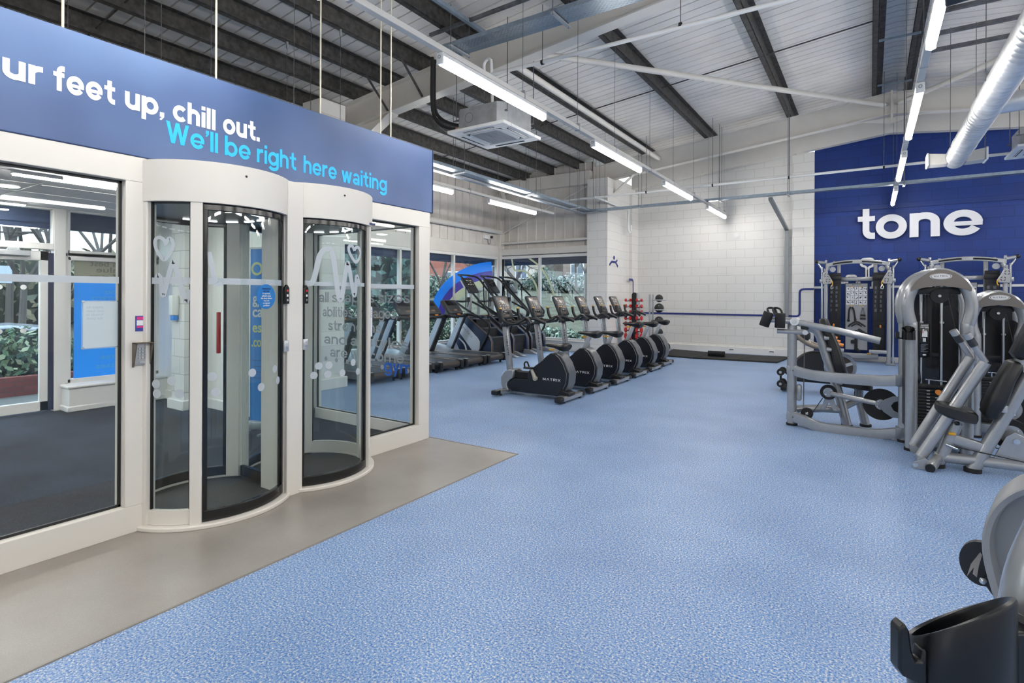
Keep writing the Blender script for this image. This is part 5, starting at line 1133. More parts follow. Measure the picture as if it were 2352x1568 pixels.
tubeobj('low_brace', [(-.72, 7.15, .16), (-.45, 7.2, .19), (-.28, 7.25, .19)], .045, SILVER, rw, O); tubeobj('seat_brace', [(-.28, 7.25, .2), (-.09, 7.38, .31)], .04, SILVER, rw, O)
for x, y in ((-.215, 7.25), (-.038, 7.4)): MB().cyl((x, y, 0), (x, y, .025), .058).obj('rubber_foot', BLACKM, rw, O)
nv = V((.92, 0, .3))
shaped_pad('backrest', [((-.47, 1.22), .07, .02), ((-.455, 1.2), .11, .045), ((-.40, 1.05), .12, .045), ((-.345, .9), .12, .05), ((-.30, .72), .14, .055), ((-.255, .58), .13, .05), ((-.245, .55), .08, .02)], rw, O, 7.3)
for x, z in ((-.44, 1.0), (-.415, .87), (-.31, .5)): MB().cyl((x, 7.2, z), (x + .05, 7.2, z), .025).obj('pad_bracket', GALVL, rw, O)
sec = []
for x, w, h, z in ((-.29, .1, .02, .49), (-.27, .15, .05, .49), (-.1, .17, .055, .475), (.0, .16, .05, .465), (.03, .1, .02, .46)):
    sec.append([(x, 7.36 + w * max(-1, min(1, 1.25 * math.cos(2 * PI * k / 20))), z + h * .8 * max(-1, min(1, 1.25 * math.sin(2 * PI * k / 20)))) for k in range(20)])
MB().quadgrid(sec).obj('seat', VINYL, rw, O, ang=60); MB().cyl((-.1, 7.38, .3), (-.1, 7.38, .44), .04).obj('seat_post', SILVERD, rw, O)
cam('cam_wheel', -.385, 7.02, .41, .082, rw, O, .02); cam('cam_wheel', .10, 6.98, .335, .165, rw, O, .016, .33); cam('low_pulley', -.594, 7.0, .152, .062, rw, O, .018, .2)
tubeobj('cam_shaft', [(-.36, 6.98, .40), (.05, 6.96, .345)], .027, SILVER, rw, O)
MB().prism([(.08, .33), (.13, .40), (.2, .44), (.28, .45), (.28, .41), (.21, .38), (.185, .34), (.21, .29), (.28, .26), (.28, .22), (.19, .22), (.12, .27)], 'Y', 6.9, 6.915).obj('cam_bracket', SILVERD, rw, O, bevel=.004)
MB().rbox(-.70, 6.95, .29, -.645, 6.97, .48, .025).obj('pulley_plate', SILVER, rw, O)
MB().tube([(-.62, 6.99, 1.06), (-.63, 6.99, .15)], .005, 6).obj('cable', GALV, rw, O); MB().tube([(-.56, 6.98, .13), (-.44, 7.0, .34)], .005, 6).obj('cable', BLACK, rw, O)
MB().prism([(-.47, .19), (-.42, .34), (-.385, .38), (-.34, .34), (-.3, .19), (-.34, .19), (-.385, .28), (-.43, .19)], 'Y', 7.1, 7.12).obj('cam_stand', SILVER, rw, O, bevel=.004)
# ---------------- performance trainer between the machines and the wall ----------------
eg = thing('sled_treadmill', 'dark curved-handle trainer with silver flywheel cover and orange knobs behind the roller pad machine', 'trainer', (-.6, 9.6, 0)); O = eg.location
MB().lathe([(.001, -.10), (.30, -.10), (.33, -.08), (.33, .08), (.30, .10), (.001, .10)], n=40, mx=M.Translation((-.68, 9.6, .40)) @ M.Rotation(PI / 2, 4, 'X') @ M.Diagonal((.95, .72, 1, 1))).obj('body_shroud', BLACK, eg, O)
mxw = M.Translation((-.37, 9.48, .43)) @ M.Rotation(PI / 2, 4, 'X')
wc = MB().ring(.21, .165, .06, mxw, 40).obj('flywheel_rim', CHROME, eg, O)
MB().lathe([(.001, 0), (.165, 0), (.165, .03), (.001, .03)], n=36, mx=mxw).obj('flywheel_cover', mat('dark_bronze', '4a4540', .4, .3), wc, O)
MB().lathe([(.001, .03), (.075, .03), (.075, .06), (.001, .07)], n=30, mx=mxw).obj('hub_cap', CHARCOAL, wc, O)
for k in range(3):
    a = k * 2 * PI / 3 + .4; MB().bar((-.37 + .06 * math.cos(a), 9.44, .43 + .06 * math.sin(a)), (-.37 + .19 * math.cos(a), 9.44, .43 + .19 * math.sin(a)), .045, .02, up=(0, 1, 0)).obj('spoke', GALVL, wc, O)
for y in (9.45, 9.75): MB().tube(smooth([(-1.0, y, .95), (-.9, y, .83), (-.78, y, .75), (-.64, y, .70), (-.5, y, .68), (-.38, y, .66)], 4), .035, 12).obj('curved_handle', mat('bronze_grey_handle', '7b7268', .4, .4), eg, O)
MB().bar((-.98, 9.6, 1.14), (-.80, 9.6, .72), .06, .1, r=.02).obj('front_upright', PLASTW, eg, O)
MB().rbox(-.98, 9.45, .80, -.78, 9.75, .92, .03).obj('resistance_block', BLACK, eg, O)
for x, z in ((-.46, .86), (-.42, .81), (-.38, .76)): MB().cyl((x - .18, 9.5, z), (x, 9.5, z), .02).obj('side_grip', PLASTW, eg, O); MB().cyl((x, 9.5, z), (x + .05, 9.5, z - .01), .025).obj('orange_knob', ORANGE, eg, O)
MB().cyl((-.47, 9.40, .6), (-.47, 9.46, .6), .04).obj('orange_knob', ORANGE, eg, O)
MB().rbox(-1.05, 9.54, .15, -.1, 9.66, .22, .02).obj('base_beam', BLACK, eg, O)
for x, y in ((-1.12, 9.45), (-.15, 9.5)): MB().rbox(x - .04, y - .1, .02, x + .04, y + .45, .10, .015).obj('base_foot', BLACK, eg, O)
MB().bar((-.15, 9.6, .1), (-.25, 9.6, .3), .08, .08).bar((-1.08, 9.6, .08), (-1.0, 9.6, .18), .08, .08).obj('base_stay', BLACK, eg, O)
for z in (.12, .3):
    for y in (9.38, 9.62):
        w = MB().lathe([(.015, -.03), (.05, -.03), (.055, -.02), (.055, .02), (.05, .03), (.015, .03)], n=20, mx=M.Translation((-1.16, y, z)) @ M.Rotation(PI / 2, 4, 'X')).obj('transport_roller', BLACKM, eg, O)
        MB().cyl((-1.16, y - .035, z), (-1.16, y + .035, z), .02).obj('roller_hub', GALVL, w, O)
MB().bar((-1.16, 9.4, .12), (-1.16, 9.4, .3), .03, .02).bar((-1.16, 9.62, .3), (-1.0, 9.6, .2), .03, .03).obj('roller_bracket', BLACK, eg, O)
# ---------------- functional trainers at the blue wall ----------------
CARD = mat('chart_grey', '9a9b9d', .5); CHW = mat('chart_white', 'dfe0e2', .5)
def make_ft():
    t = thing('cable_trainer', '', 'cable machine', (0, 0, 0), 0, 'twin cable trainers at the blue wall')
    for s, xu in ((-1, -.60), (1, .585)):
        u = MB().tube(smooth([(xu, 0, .02), (xu, 0, 1.95), (xu, 0, 2.05), (xu - s * .035, 0, 2.14), (xu - s * .02, .0, 2.2)], 3), .042, 14).obj('front_upright', SILVER, t)
        MB().tube(smooth([(xu + s * .075, .01, .02), (xu + s * .075, .01, 1.98), (xu + s * .08, .01, 2.1), (xu + s * .13, .02, 2.2), (xu + s * .15, .03, 2.25)], 3), .021, 12).obj('slide_rod', CHROME, t)
        MB().cyl((xu, .0, 2.24), (xu + s * .15, .02, 2.27), .035).obj('end_arm', SILVER, u)
        MB().sph((xu + s * .18, .02, 2.28), .045).obj('end_ball', BLACK, u)
        for dx, z in ((-.0, 2.26), (-s * .16, 2.23)):
            w = MB().lathe([(.001, -.02), (.055, -.02), (.05, 0), (.055, .02), (.001, .02)], n=22, mx=M.Translation((xu + dx, .03, z)) @ M.Rotation(PI / 2, 4, 'Y')).obj('top_pulley', GALVL, t)
        MB().lathe([(.001, -.02), (.06, -.02), (.052, 0), (.06, .02), (.001, .02)], n=22, mx=M.Translation((xu - s * .13, .08, 2.1)) @ M.Rotation(PI / 2, 4, 'X')).obj('lower_pulley', GALVL, t)
        MB().cyl((xu - s * .24, .42, .1), (xu - s * .24, .42, 2.25), .04).obj('rear_column', SILVER, t)
        a, b = sorted((xu - s * .055, xu - s * .29))
        sh = MB().prism([(a, .3), (b, .3), (b, 2.02) if s > 0 else (b, 2.02), (a, 2.02)], 'Y', .14, .2).obj('weight_shroud', SMOKE, t, bevel=.01)
        MB().rbox(a - .01, .13, 1.84, b + .01, .22, 1.96, .02).obj('shroud_collar', BLACK, sh)
        tx_ = MB(); q = random.Random(5 + s)
        for r in range(6):
            for k in range(2): tx_.box(a + .03 + k * .1, .1375, 1.15 + r * .1, a + .05 + k * .1 + q.random() * .03, .139, 1.2 + r * .1 + q.random() * .02)
        tx_.obj('stack_chart', mat('dim_chart', '55565a', .5), sh)
        for i in range(12): MB().rbox(a + .03, .2, .32 + i * .055, b - .03, .34, .372 + i * .055, .004).obj('weight_plate', BLACK, t)
        MB().sph((xu - s * .15, .12, .83), .03, (.6, .6, 1.2)).obj('orange_pin', ORANGE, t)
        xa, xb = sorted((xu, xu - s * .36)); MB().rbox(xa, -.02, .24, xb, .05, .32, .012).obj('lower_arm', SILVER, t)
        MB().rbox(xu - .05, -.06, 0, xu + .12 if s > 0 else xu + .05, .5, .05, .012).obj('base_foot', SILVERD, t)
        # trolley with pulleys
        m = MB().prism([(xu - s * .02, 2.05), (xu + s * .04, 2.04), (xu + s * .07, 1.95), (xu + s * .06, 1.76), (xu - s * .11, 1.77), (xu - s * .14, 1.82)], 'Y', -.07, -.045)
        tr = m.obj('pulley_trolley', SILVER, t, bevel=.008)
        for dx, z in ((.015, 1.965), (-s * .045, 1.845)):
            for k in range(4):
                a0 = k * PI / 2 + .2; MB().prism([(xu + dx + 0.045 * math.cos(a0 + j * .2), z + 0.045 * math.sin(a0 + j * .2)) for j in range(6)] + [(xu + dx + 0.03 * math.cos(a0 + j * .2), z + 0.03 * math.sin(a0 + j * .2)) for j in range(5, -1, -1)], 'Y', -.073, -.07).obj('cutout', BLACK, tr)
        MB().rbox(*sorted((xu + s * .04, xu + s * .12))[:1], -.06, 1.79, *sorted((xu + s * .04, xu + s * .12))[1:], .0, 1.88, .015).obj('trolley_grip', SILVER, tr)
        st = MB().tube(smooth([(xu - s * .1, -.07, 1.83), (xu - s * .135, -.08, 1.80), (xu - s * .13, -.08, 1.74), (xu - s * .11, -.08, 1.72)], 4), .009, 8).obj('yellow_strap', YELLOW, tr)
        MB().tube(smooth([(xu - s * .12, -.08, 1.75), (xu - s * .15, -.08, 1.68), (xu - s * .12, -.08, 1.65), (xu - s * .1, -.08, 1.68), (xu - s * .12, -.08, 1.75)], 4), .006, 8).obj('carabiner', CHROME, st)
    # top bar with two slotted grips
    bar = [(x, 2.185 + .075 * (1 - (x / .6) ** 2)) for x in [-.6 + .1 * k for k in range(13)]]
    tb = MB().prism([(x, z + .045) for x, z in bar] + [(x, z - .045) for x, z in bar[::-1]], 'Y', -.04, .04).obj('top_bar', SILVER, t, bevel=.012)
    for x0, x1 in ((-.46, -.09), (.09, .46)):
        g = MB().tube([(x, -.045, 2.185 + .075 * (1 - (x / .6) ** 2) + .0) for x in [x0 + (x1 - x0) * k / 8 for k in range(9)]], .017, 10).obj('slotted_grip', BLACK, tb)
    MB().rbox(-.36, .40, 1.84, .36, .46, 1.93, .01).obj('mid_beam', SILVER, t)
    MB().rbox(-.4, .36, .08, .4, .46, .2, .012).obj('rear_base_beam', SILVER, t)
    MB().box(-.235, .33, .27, .205, .345, 1.79).obj('board_edge', BLACK, t)
    bd = MB().box(-.225, .325, .28, .195, .331, 1.78).obj('chart_board', CARD, t)
    MB().bar((0, .345, 1.75), (0, .4, 1.85), .03, .03).obj('board_bracket', SILVERD, t)
    text('brand_text', 'MATRIX', CHARCOAL, (-.1, .324, 1.742), (1, 0, 0), (0, 0, 1), .17, .03, bd, None, .012, .0006, 1.2)
    cells, figs = MB(), MB(); q = random.Random(11)
    for r in range(4):
        for k in range(5):
            x, z = -.21 + k * .081, 1.65 - r * .103
            cells.box(x, .3235, z - .04, x + .068, .325, z + .05)
            for j in range(3):
                fx, fz = x + .01 + q.random() * .04, z - .03 + q.random() * .05; figs.box(fx, .322, fz, fx + .008 + q.random() * .014, .3236, fz + .012 + q.random() * .025)
    cells.obj('chart_cells', CHW, bd); figs.obj('chart_figures', mat('chart_ink', '34363b', .6), bd)
    for z in (1.70, 1.275):
        for x in (-.14, .03): MB().box(x, .3225, z, x + .07, .3245, z + .014).obj('yellow_header', YELLOW, bd)
    MB().rbox(.19, .2, .2, .27, .3, .22, .006).obj('yellow_latch', YELLOW, t)
    return t
f1 = make_ft(); FTX = (-.245, 1.64); FTY = 14.3
f1.location = (FTX[0], FTY, 0); f1['label'] = 'left cable trainer by the blue wall, whole chart board in view'
f2 = dup(f1, (FTX[1], FTY, 0), None, 'right cable trainer at the blue wall, mostly hidden by the weight towers')
# cable attachments hung on the left trainer's board
def att(nm, label, cat, x, z):
    t = thing(nm, label, cat, (FTX[0] + x, FTY + .3, z)); return t, V((-0, 0, 0))
t, _ = att('rope_handle', 'black rope handle hanging left on the chart board', 'cable handle', -.11, 1.23)
MB().tube(smooth([(-.055, 0, -.28), (-.045, 0, -.06), (-.02, 0, 0), (0, 0, .01), (.02, 0, 0), (.045, 0, -.06), (.075, 0, -.27)], 4), .017, 10).obj('rope', BLACKM, t)
for x, z in ((-.055, -.29), (.08, -.28)): MB().sph((x, 0, z), .03).obj('rope_end', BLACK, t)
MB().cyl((0, .02, .02), (0, -.02, .02), .014).obj('hook', CHROME, t)
t, _ = att('strap_handle', 'black stirrup handle with strap hanging right on the chart board', 'cable handle', .11, 1.24)
MB().bar((0, 0, 0), (-.05, 0, -.22), .02, .006).bar((0, 0, 0), (.05, 0, -.22), .02, .006).obj('strap', BLACKM, t)
MB().cyl((-.055, 0, -.25), (.055, 0, -.25), .02).cyl((-.05, 0, -.17), (.05, 0, -.18), .02).obj('grip', BLACK, t); MB().cyl((0, .02, .01), (0, -.02, .01), .014).obj('hook', CHROME, t)
t, _ = att('double_handle', 'wide black pulldown handle with chrome eye on the chart board', 'cable handle', -.01, .92)
MB().tube(smooth([(-.16, -.02, -.12), (-.12, -.02, -.07), (0, -.01, .0), (.12, -.02, -.07), (.17, -.02, -.11)], 4), .017, 10).tube(smooth([(-.1, -.02, -.11), (0, -.02, -.05), (.1, -.02, -.11)], 4), .014, 10).obj('grip_bar', BLACK, t); MB().cyl((0, 0, -.01), (0, 0, .045), .02).obj('eye', CHROME, t)
t, _ = att('bar_attachment', 'black cable bar with chrome end leaning on the chart board', 'cable handle', .12, .55)
MB().tube([(-.1, -.05, .2), (.17, -.06, -.0)], .028, 12).obj('bar', BLACK, t); MB().cyl((.17, -.06, 0), (.2, -.06, -.02), .03).obj('chrome_end', CHROME, t); MB().bar((.06, .0, .08), (.06, -.05, .08), .02, .02).obj('hook', CHROME, t)
t, _ = att('ankle_strap', 'long black strap hanging low on the chart board', 'strap', -.02, .72)
MB().box(-.03, -.01, -.4, .03, .0, 0).prism([(-.03, -.4), (.03, -.4), (.09, -.47), (.06, -.5), (0, -.44), (-.05, -.49)], 'Y', -.012, 0).rbox(-.1, -.02, -.3, -.03, 0, -.22, .01).obj('strap', BLACKM, t)
# ---------------- painted lines and lettering on the back walls ----------------
def rounded(pts, r=.1, n=6):
    P = [V(p) for p in pts]; o = [P[0]]
    for a, b, c in zip(P, P[1:], P[2:]):
        u, w = (a - b).normalized(), (c - b).normalized(); q = min(r, (a - b).length * .49, (c - b).length * .49); s, e = b + u * q, b + w * q
        for k in range(n + 1):
            t_ = k / n; o.append(s * (1 - t_) ** 2 + b * 2 * t_ * (1 - t_) + e * t_ ** 2)
    return o + [P[-1]]
def wall_line(name, label, paths, w, m, n=(0, -1, 0)):
    mb = MB()
    for p in paths: strip(mb, rounded(p), w, n, .003)
    return tag(mb.obj(name, m, flat=True), label, 'painted line')
wall_line('painted_line', 'navy line painted across the white block wall up to the blue wall', [[(-5.55, 14.972, 1.0), (-1.6, 14.972, 1.0)], [(-1.6, 14.89, 1.0), (-1.43, 14.89, 1.0), (-1.43, 14.89, 1.66), (-1.13, 14.89, 1.66)]], .045, NAVYLINE)
wall_line('painted_line', 'navy line bending down the corner pilaster behind the dumbbell rack', [[(-5.555, 14.3, 1.93), (-5.555, 14.62, 1.93), (-5.555, 14.62, 1.0), (-5.555, 14.94, 1.0)]], .06, NAVYLINE, (1, 0, 0))
wy = 14.972
wall_line('painted_line', 'white line painted along the blue wall with equipment outlines between the cable trainers', [[(-1.13, wy, 1.70), (-.85, wy, 1.70)], [(-.6, wy, 1.81), (-.43, wy, 1.81)],
    [(-.46, wy, 1.88), (-.46, wy, 1.97), (-.28, wy, 1.97), (-.28, wy, 1.88)], [(-.28, wy, 1.81), (-.19, wy, 1.81)],
    [(-.07, wy, 1.86), (-.07, wy, 2.17), (-.18, wy, 2.2), (-.18, wy, 2.35), (.06, wy, 2.36), (.06, wy, 2.19), (-.04, wy, 2.16), (-.04, wy, 1.86)], [(.05, wy, 1.83), (.05, wy, 1.69), (-.01, wy, 1.69)], [(.38, wy, 1.71), (1.0, wy, 1.72), (9.5, wy, 1.75)]], .05, LIGHTTXT)
ic = thing('wall_figure_icon', 'small navy running figure painted on the return wall column', 'wall icon', (-5.575, 13.55, 2.35)); O = ic.location
MB().cyl((-5.58, 13.3, 2.47), (-5.57, 13.3, 2.47), .05, 16).obj('head', NAVYLINE, ic, O)
strip(strip(MB(), [(-5.577, 13.0, 2.27), (-5.577, 13.15, 2.36), (-5.577, 13.4, 2.36), (-5.577, 13.56, 2.25)], .06, (1, 0, 0), .004), [(-5.577, 13.4, 2.36), (-5.577, 13.52, 2.42)], .05, (1, 0, 0), .004).obj('body', NAVYLINE, ic, O)
# letters t o n e
tn = thing('wall_letters', 'big white raised lowercase word tone on the blue wall', 'sign', (.86, 14.95, 3.0)); O = tn.location
TW = mat('white_letter_face', 'dcdce0', .45)
y0, y1 = 14.90, 14.972
for ch, x0, x1 in (('t', -.245, .085), ('o', .10, .675), ('n', .725, 1.265), ('e', 1.315, 1.965)):
    geo('letter', ch, TW, (x0, y1, 2.80), (1, 0, 0), (0, 0, 1), x1 - x0, .525, tn, O, .275, .075)
# ---------------- dumbbell rack, ball rack, mats ----------------
dk = thing('dumbbell_rack', 'upright black and silver dumbbell stand behind the last bikes', 'rack', (-5.12, 13.6, 0)); O = dk.location
MB().prism([(-5.19, .02), (-5.05, .02), (-5.05, 1.5)] + arc((-5.12, 1.5), .07, 0, PI, 8) + [(-5.19, 1.5)], 'Y', 13.56, 13.6).obj('spine', BLACK, dk, O)
MB().prism([(-5.06, .02), (-5.0, .02), (-5.0, 1.52), (-5.02, 1.56), (-5.06, 1.57)], 'Y', 13.55, 13.66).obj('silver_edge', GALVL, dk, O, bevel=.01)
MB().rbox(-5.42, 13.42, 0, -4.98, 13.8, .04, .012).obj('base_plate', BLACK, dk, O)
TIER = 'topmost second third fourth fifth sixth seventh lowest'.split()
for r in range(8):
    z = 1.37 - r * .155; rr = .042 + .006 * r
    for s in (-1, 1):
        xc = -5.12 + s * .15
        MB().rbox(xc - .06, 13.53, z - .035, xc + .06, 13.66, z - .02, .004).obj('cradle', BLACK, dk, O)
        db = thing('dumbbell', f'small red dumbbell on the {TIER[r]} tier, {"left" if s < 0 else "right"} side of the stand', 'dumbbell', (xc, 13.55, z), 0, 'red dumbbells on the stand')
        for e in (-1, 1): MB().lathe([(.001, -.022), (rr - .008, -.022), (rr, -.012), (rr, .012), (rr - .008, .022), (.001, .022)], n=6 if r > 2 else 14, mx=M.Translation((e * .062, -.035, 0)) @ M.Rotation(PI / 2, 4, 'Y')).obj('head', RED, db)
        MB().cyl((-.05, -.035, 0), (.05, -.035, 0), .013, 12).obj('grip', CHROME, db)
bk = thing('ball_rack', 'slim silver medicine ball rack by the white block wall', 'rack', (-4.75, 13.8, 0)); O = bk.location
for x in (-4.79, -4.71): MB().cyl((x, 13.8, 0), (x, 13.8, 1.52), .024, 14).obj('post', GALVL, bk, O)
MB().rbox(-4.88, 13.6, 0, -4.4, 14.0, .03, .01).obj('base_plate', GALVL, bk, O)
BZ = ((1.42, .098, 'topmost black medicine ball on the rack'), (1.17, .118, 'second black medicine ball from the top of the rack'), (.84, .115, 'third black medicine ball from the top of the rack'), (.55, .1, 'fourth black medicine ball, behind the last saddle'), (.18, .12, 'lowest black medicine ball, on the bottom arm beside the mats'))
for k, (z, r, l) in enumerate(BZ):
    xb = -4.53 if k < 4 else -4.36
    MB().tube([(xb + .155 * math.cos(a), 13.76 + .13 * math.sin(a), z - .045) for a in [PI * 1.9 * j / 20 + PI * .05 - PI for j in range(21)]], .013, 8).tube([(-4.73, 13.8, z - .05), (xb - .15, 13.76, z - .045)], .013, 8).obj('ring_arm', GALVL, bk, O)
    b = thing('medicine_ball', l, 'ball', (xb, 13.76, z), 0, 'black medicine balls on the rack')
    MB().sph((0, 0, 0), r, n=28).obj('ball', mat('ball_rubber', '202122', .55, bump=(80, .2)), b)
    if k in (1, 2): MB().sph((.02, -r * .8, r * .5), .018, (1, .5, 1), 10).obj('valve_mark', GREYTXT, b)
MT = mat('black_gym_mat', '1d1c1c', .7, bump=(300, .2))
for (p, l) in (([(-4.25, 13.2), (-3.52, 13.1), (-3.0, 14.45), (-4.5, 14.85)], 'left of three black floor mats by the white wall'), ([(-3.5, 13.1), (-2.56, 13.22), (-2.15, 14.5), (-2.98, 14.45)], 'middle of three black floor mats, under the foam roller'), ([(-2.54, 13.22), (-1.72, 13.3), (-1.6, 14.6), (-2.13, 14.5)], 'right of three black floor mats, beside the pier')):
    tag(MB().prism(p, 'Z', .0, .035).obj('floor_mat', MT, bevel=.006), l, 'mat', 'black mats on the floor by the white wall')
fr = thing('foam_roller', 'black textured foam roller lying on the middle mat', 'foam roller', (-3.08, 13.62, .1)); fr.rotation_euler.z = .12
prof = [(.04, -.19)]
for k in range(12): prof += [(.066, -.19 + k * .0317), (.066, -.19 + k * .0317 + .024), (.06, -.19 + k * .0317 + .026), (.06, -.19 + k * .0317 + .03)]
MB().lathe(prof + [(.066, .19), (.04, .19), (.04, -.19)], n=24, mx=M.Rotation(PI / 2, 4, 'Y')).obj('roller_body', BLACKM, fr)
for x, s in ((-3.0, 'left'), (-2.05, 'right')):
    t = thing('floor_socket', f'small white double socket low on the white wall skirting, {s} one', 'socket', (x, 14.925, .09), 0, 'sockets on the skirting')
    MB().rbox(x - .07, 14.915, .06, x + .07, 14.935, .14, .004).obj('socket_plate', PLASTW, t, t.location); MB().box(x - .05, 14.912, .085, x + .05, 14.916, .115).obj('socket_holes', GREYTXT, t, t.location)
tag(MB().lathe([(.0, -.05), (.05, -.045), (.06, 0)], (-2.9, 14.94, 3.06), 18, M.Rotation(PI / 2, 4, 'X')).obj('round_sensor', PLASTW), 'small round white sensor on the white block wall', 'sensor')
sb = thing('junction_box', 'white junction box with cable on the ribbed cladding by the corner', 'box', (XL + .05, 12.3, 3.1)); O = sb.location
MB().rbox(XL + .02, 12.15, 3.05, XL + .1, 12.4, 3.16, .006).obj('box_body', PLASTW, sb, O); MB().tube(smooth([(XL + .08, 12.3, 3.05), (XL + .09, 12.32, 2.93), (XL + .09, 12.42, 2.93), (XL + .08, 12.45, 3.05)], 4), .008, 6).obj('cable', GREYTXT, sb, O); MB().cyl((XL + .1, 12.42, 3.11), (XL + .16, 12.44, 3.11), .035).obj('lamp_head', CHARCOAL, sb, O)
tag(MB().cyl((XL + .015, 11.6, 3.3), (XL + .05, 11.6, 3.3), .07, 16).obj('cladding_hole', BLACKM), 'round black hole cover on the ribbed cladding', 'cover')
t = thing('block_pier', 'white block pier behind the glass partition, left of the treadmills', 'pier', (-7.28, 5.6, 0)); O = t.location
MB().box(-7.5, 5.36, 0, -7.05, 5.82, 4.5).obj('pier_blocks', WHITE_X, t, O); MB().box(-7.54, 5.32, 0, -7.01, 5.86, .17).obj('pier_skirting', WHITE, t, O, bevel=.01)
# window films
def arcfilm(nm, label, c, r0, r1, a0, a1, plane, m):
    o, i = arc(c, r1, a0, a1, 28), arc(c, r0, a0, a1, 28)
    if plane == 'X': R = [[(XL + .012, a[0], a[1]), (XL + .012, b[0], b[1]), (XL + .016, b[0], b[1]), (XL + .016, a[0], a[1])] for a, b in zip(o, i)]
    else: R = [[(a[0], 12.985, a[1]), (b[0], 12.985, b[1]), (b[0], 12.989, b[1]), (a[0], 12.989, a[1])] for a, b in zip(o, i)]
    return tag(MB().quadgrid(R).obj(nm, m, flat=True), label, 'window film', 'coloured arc films on the gym windows')
C1 = (13.2, .35)
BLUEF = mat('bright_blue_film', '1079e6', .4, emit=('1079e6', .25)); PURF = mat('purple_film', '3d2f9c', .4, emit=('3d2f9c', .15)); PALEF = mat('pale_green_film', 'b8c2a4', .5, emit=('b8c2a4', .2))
arcfilm('arc_film', 'bright blue outer arc film on the left window behind the stair climber', C1, 2.02, 2.35, 1.66, 2.92, 'X', BLUEF) if False else None
def ell(nm, label, c, rx0, rz0, rx1, rz1, a0, a1, m):
    o = [(c[0] + rx1 * math.cos(a0 + (a1 - a0) * k / 28), c[1] + rz1 * math.sin(a0 + (a1 - a0) * k / 28)) for k in range(29)]
    i = [(c[0] + rx0 * math.cos(a0 + (a1 - a0) * k / 28), c[1] + rz0 * math.sin(a0 + (a1 - a0) * k / 28)) for k in range(29)]
    R = [[(XL + .012, a[0], a[1]), (XL + .012, b[0], b[1]), (XL + .016, b[0], b[1]), (XL + .016, a[0], a[1])] for a, b in zip(o, i)]
    return tag(MB().quadgrid(R).obj(nm, m, flat=True), label, 'window film', 'coloured arc films on the left windows')
CE = (13.05, .95)
ell('arc_film', 'bright blue outer arc film on the left windows behind the stair climber', CE, 2.75, 1.24, 3.02, 1.5, PI * .55, PI * .99, BLUEF)
ell('arc_film', 'purple middle arc film under the bright blue arc on the left windows', CE, 2.5, 1.02, 2.75, 1.24, PI * .55, PI * .99, PURF)
ell('arc_film', 'pale green inner arc film under the purple arc on the left windows', CE, 2.25, .82, 2.5, 1.02, PI * .55, PI * .93, PALEF)
def ringfilm(label, pts, w): return tag(strip(MB(), smooth([(x, 12.985, z) for x, z in pts], 5), w, (0, -1, 0), .004).obj('arc_film', PALEF, flat=True), label, 'window film', 'thin pale curves on the back windows')
ringfilm('thin pale curve on the left pane of the back window', [(-8.56, 2.52), (-8.45, 2.2), (-8.1, 2.16), (-7.8, 1.85), (-7.68, 1.5), (-7.66, 1.1)], .05)
ringfilm('thin pale curve crossing from the left to the right pane of the back window', [(-8.0, 2.54), (-7.6, 2.25), (-7.3, 1.8), (-7.15, 1.4), (-7.12, 1.2)], .05)
# ---------------- foreground machine at the right edge ----------------
fg = thing('foreground_tower', 'large grey machine frame cut by the right edge, with black bottle holder and hook', 'weight machine', (.22, 1.04, 0)); O = fg.location
MB().tube(smooth([(.211, 1.037, .02), (.211, 1.037, .95), (.210, 1.036, 1.01), (.217, 1.042, 1.07), (.246, 1.06, 1.15), (.285, 1.086, 1.25), (.33, 1.116, 1.42), (.43, 1.18, 1.58)], 4), .056, 28).cyl((.211, 1.037, 0), (.211, 1.037, .03), .065, 24).obj('upright', SILVER, fg, O)
HC = V((.1035, .959, 0)); rv = V((.835, .55, 0)); fv = V((-.55, .835, 0))
def hp(u, v, z): return HC + rv * u + fv * v + V((0, 0, z))
N = 36; rings = []
for z, k in ((.85, .30), (.86, .62), (.885, .84), (.92, .97), (.96, 1.0)): rings.append([hp(.062 * k * math.cos(2 * PI * j / N), .055 * k * math.sin(2 * PI * j / N), z) for j in range(N)])
top = lambda a, k, dz: hp(.062 * k * math.cos(a), .055 * k * math.sin(a), 1.034 + .026 * math.cos(a) - .036 * math.sin(a) + dz)
for k, dz in ((1.0, -.004), (.97, 0), (.88, 0), (.84, -.006)): rings.append([top(2 * PI * j / N, k, dz) for j in range(N)])
rings.append([hp(.05 * math.cos(2 * PI * j / N), .044 * math.sin(2 * PI * j / N), .88) for j in range(N)])
bh = MB().quadgrid(rings).obj('bottle_holder', mat('soft_black_moulding', '0f1013', .32), fg, O, ang=50)
hk = [(-.058, .945), (-.058, 1.0), (-.064, 1.0), (-.066, .985), (-.073, .985), (-.079, 1.0), (-.082, 1.025), (-.088, 1.036), (-.096, 1.028), (-.096, .975), (-.09, .965), (-.07, .955)]
MB().quadgrid([[hp(u, v, z) for u, z in hk] for v in (-.02, .0)]).obj('cable_hook', MATS['soft_black_moulding'], bh, O, bevel=.003)
MB().quadgrid([[hp(u, v, z) for u, z in ((.05, .88), (.1, .88), (.1, 1.03), (.05, 1.03))] for v in (-.03, .03)]).obj('holder_mount', MATS['soft_black_moulding'], bh, O, bevel=.004)
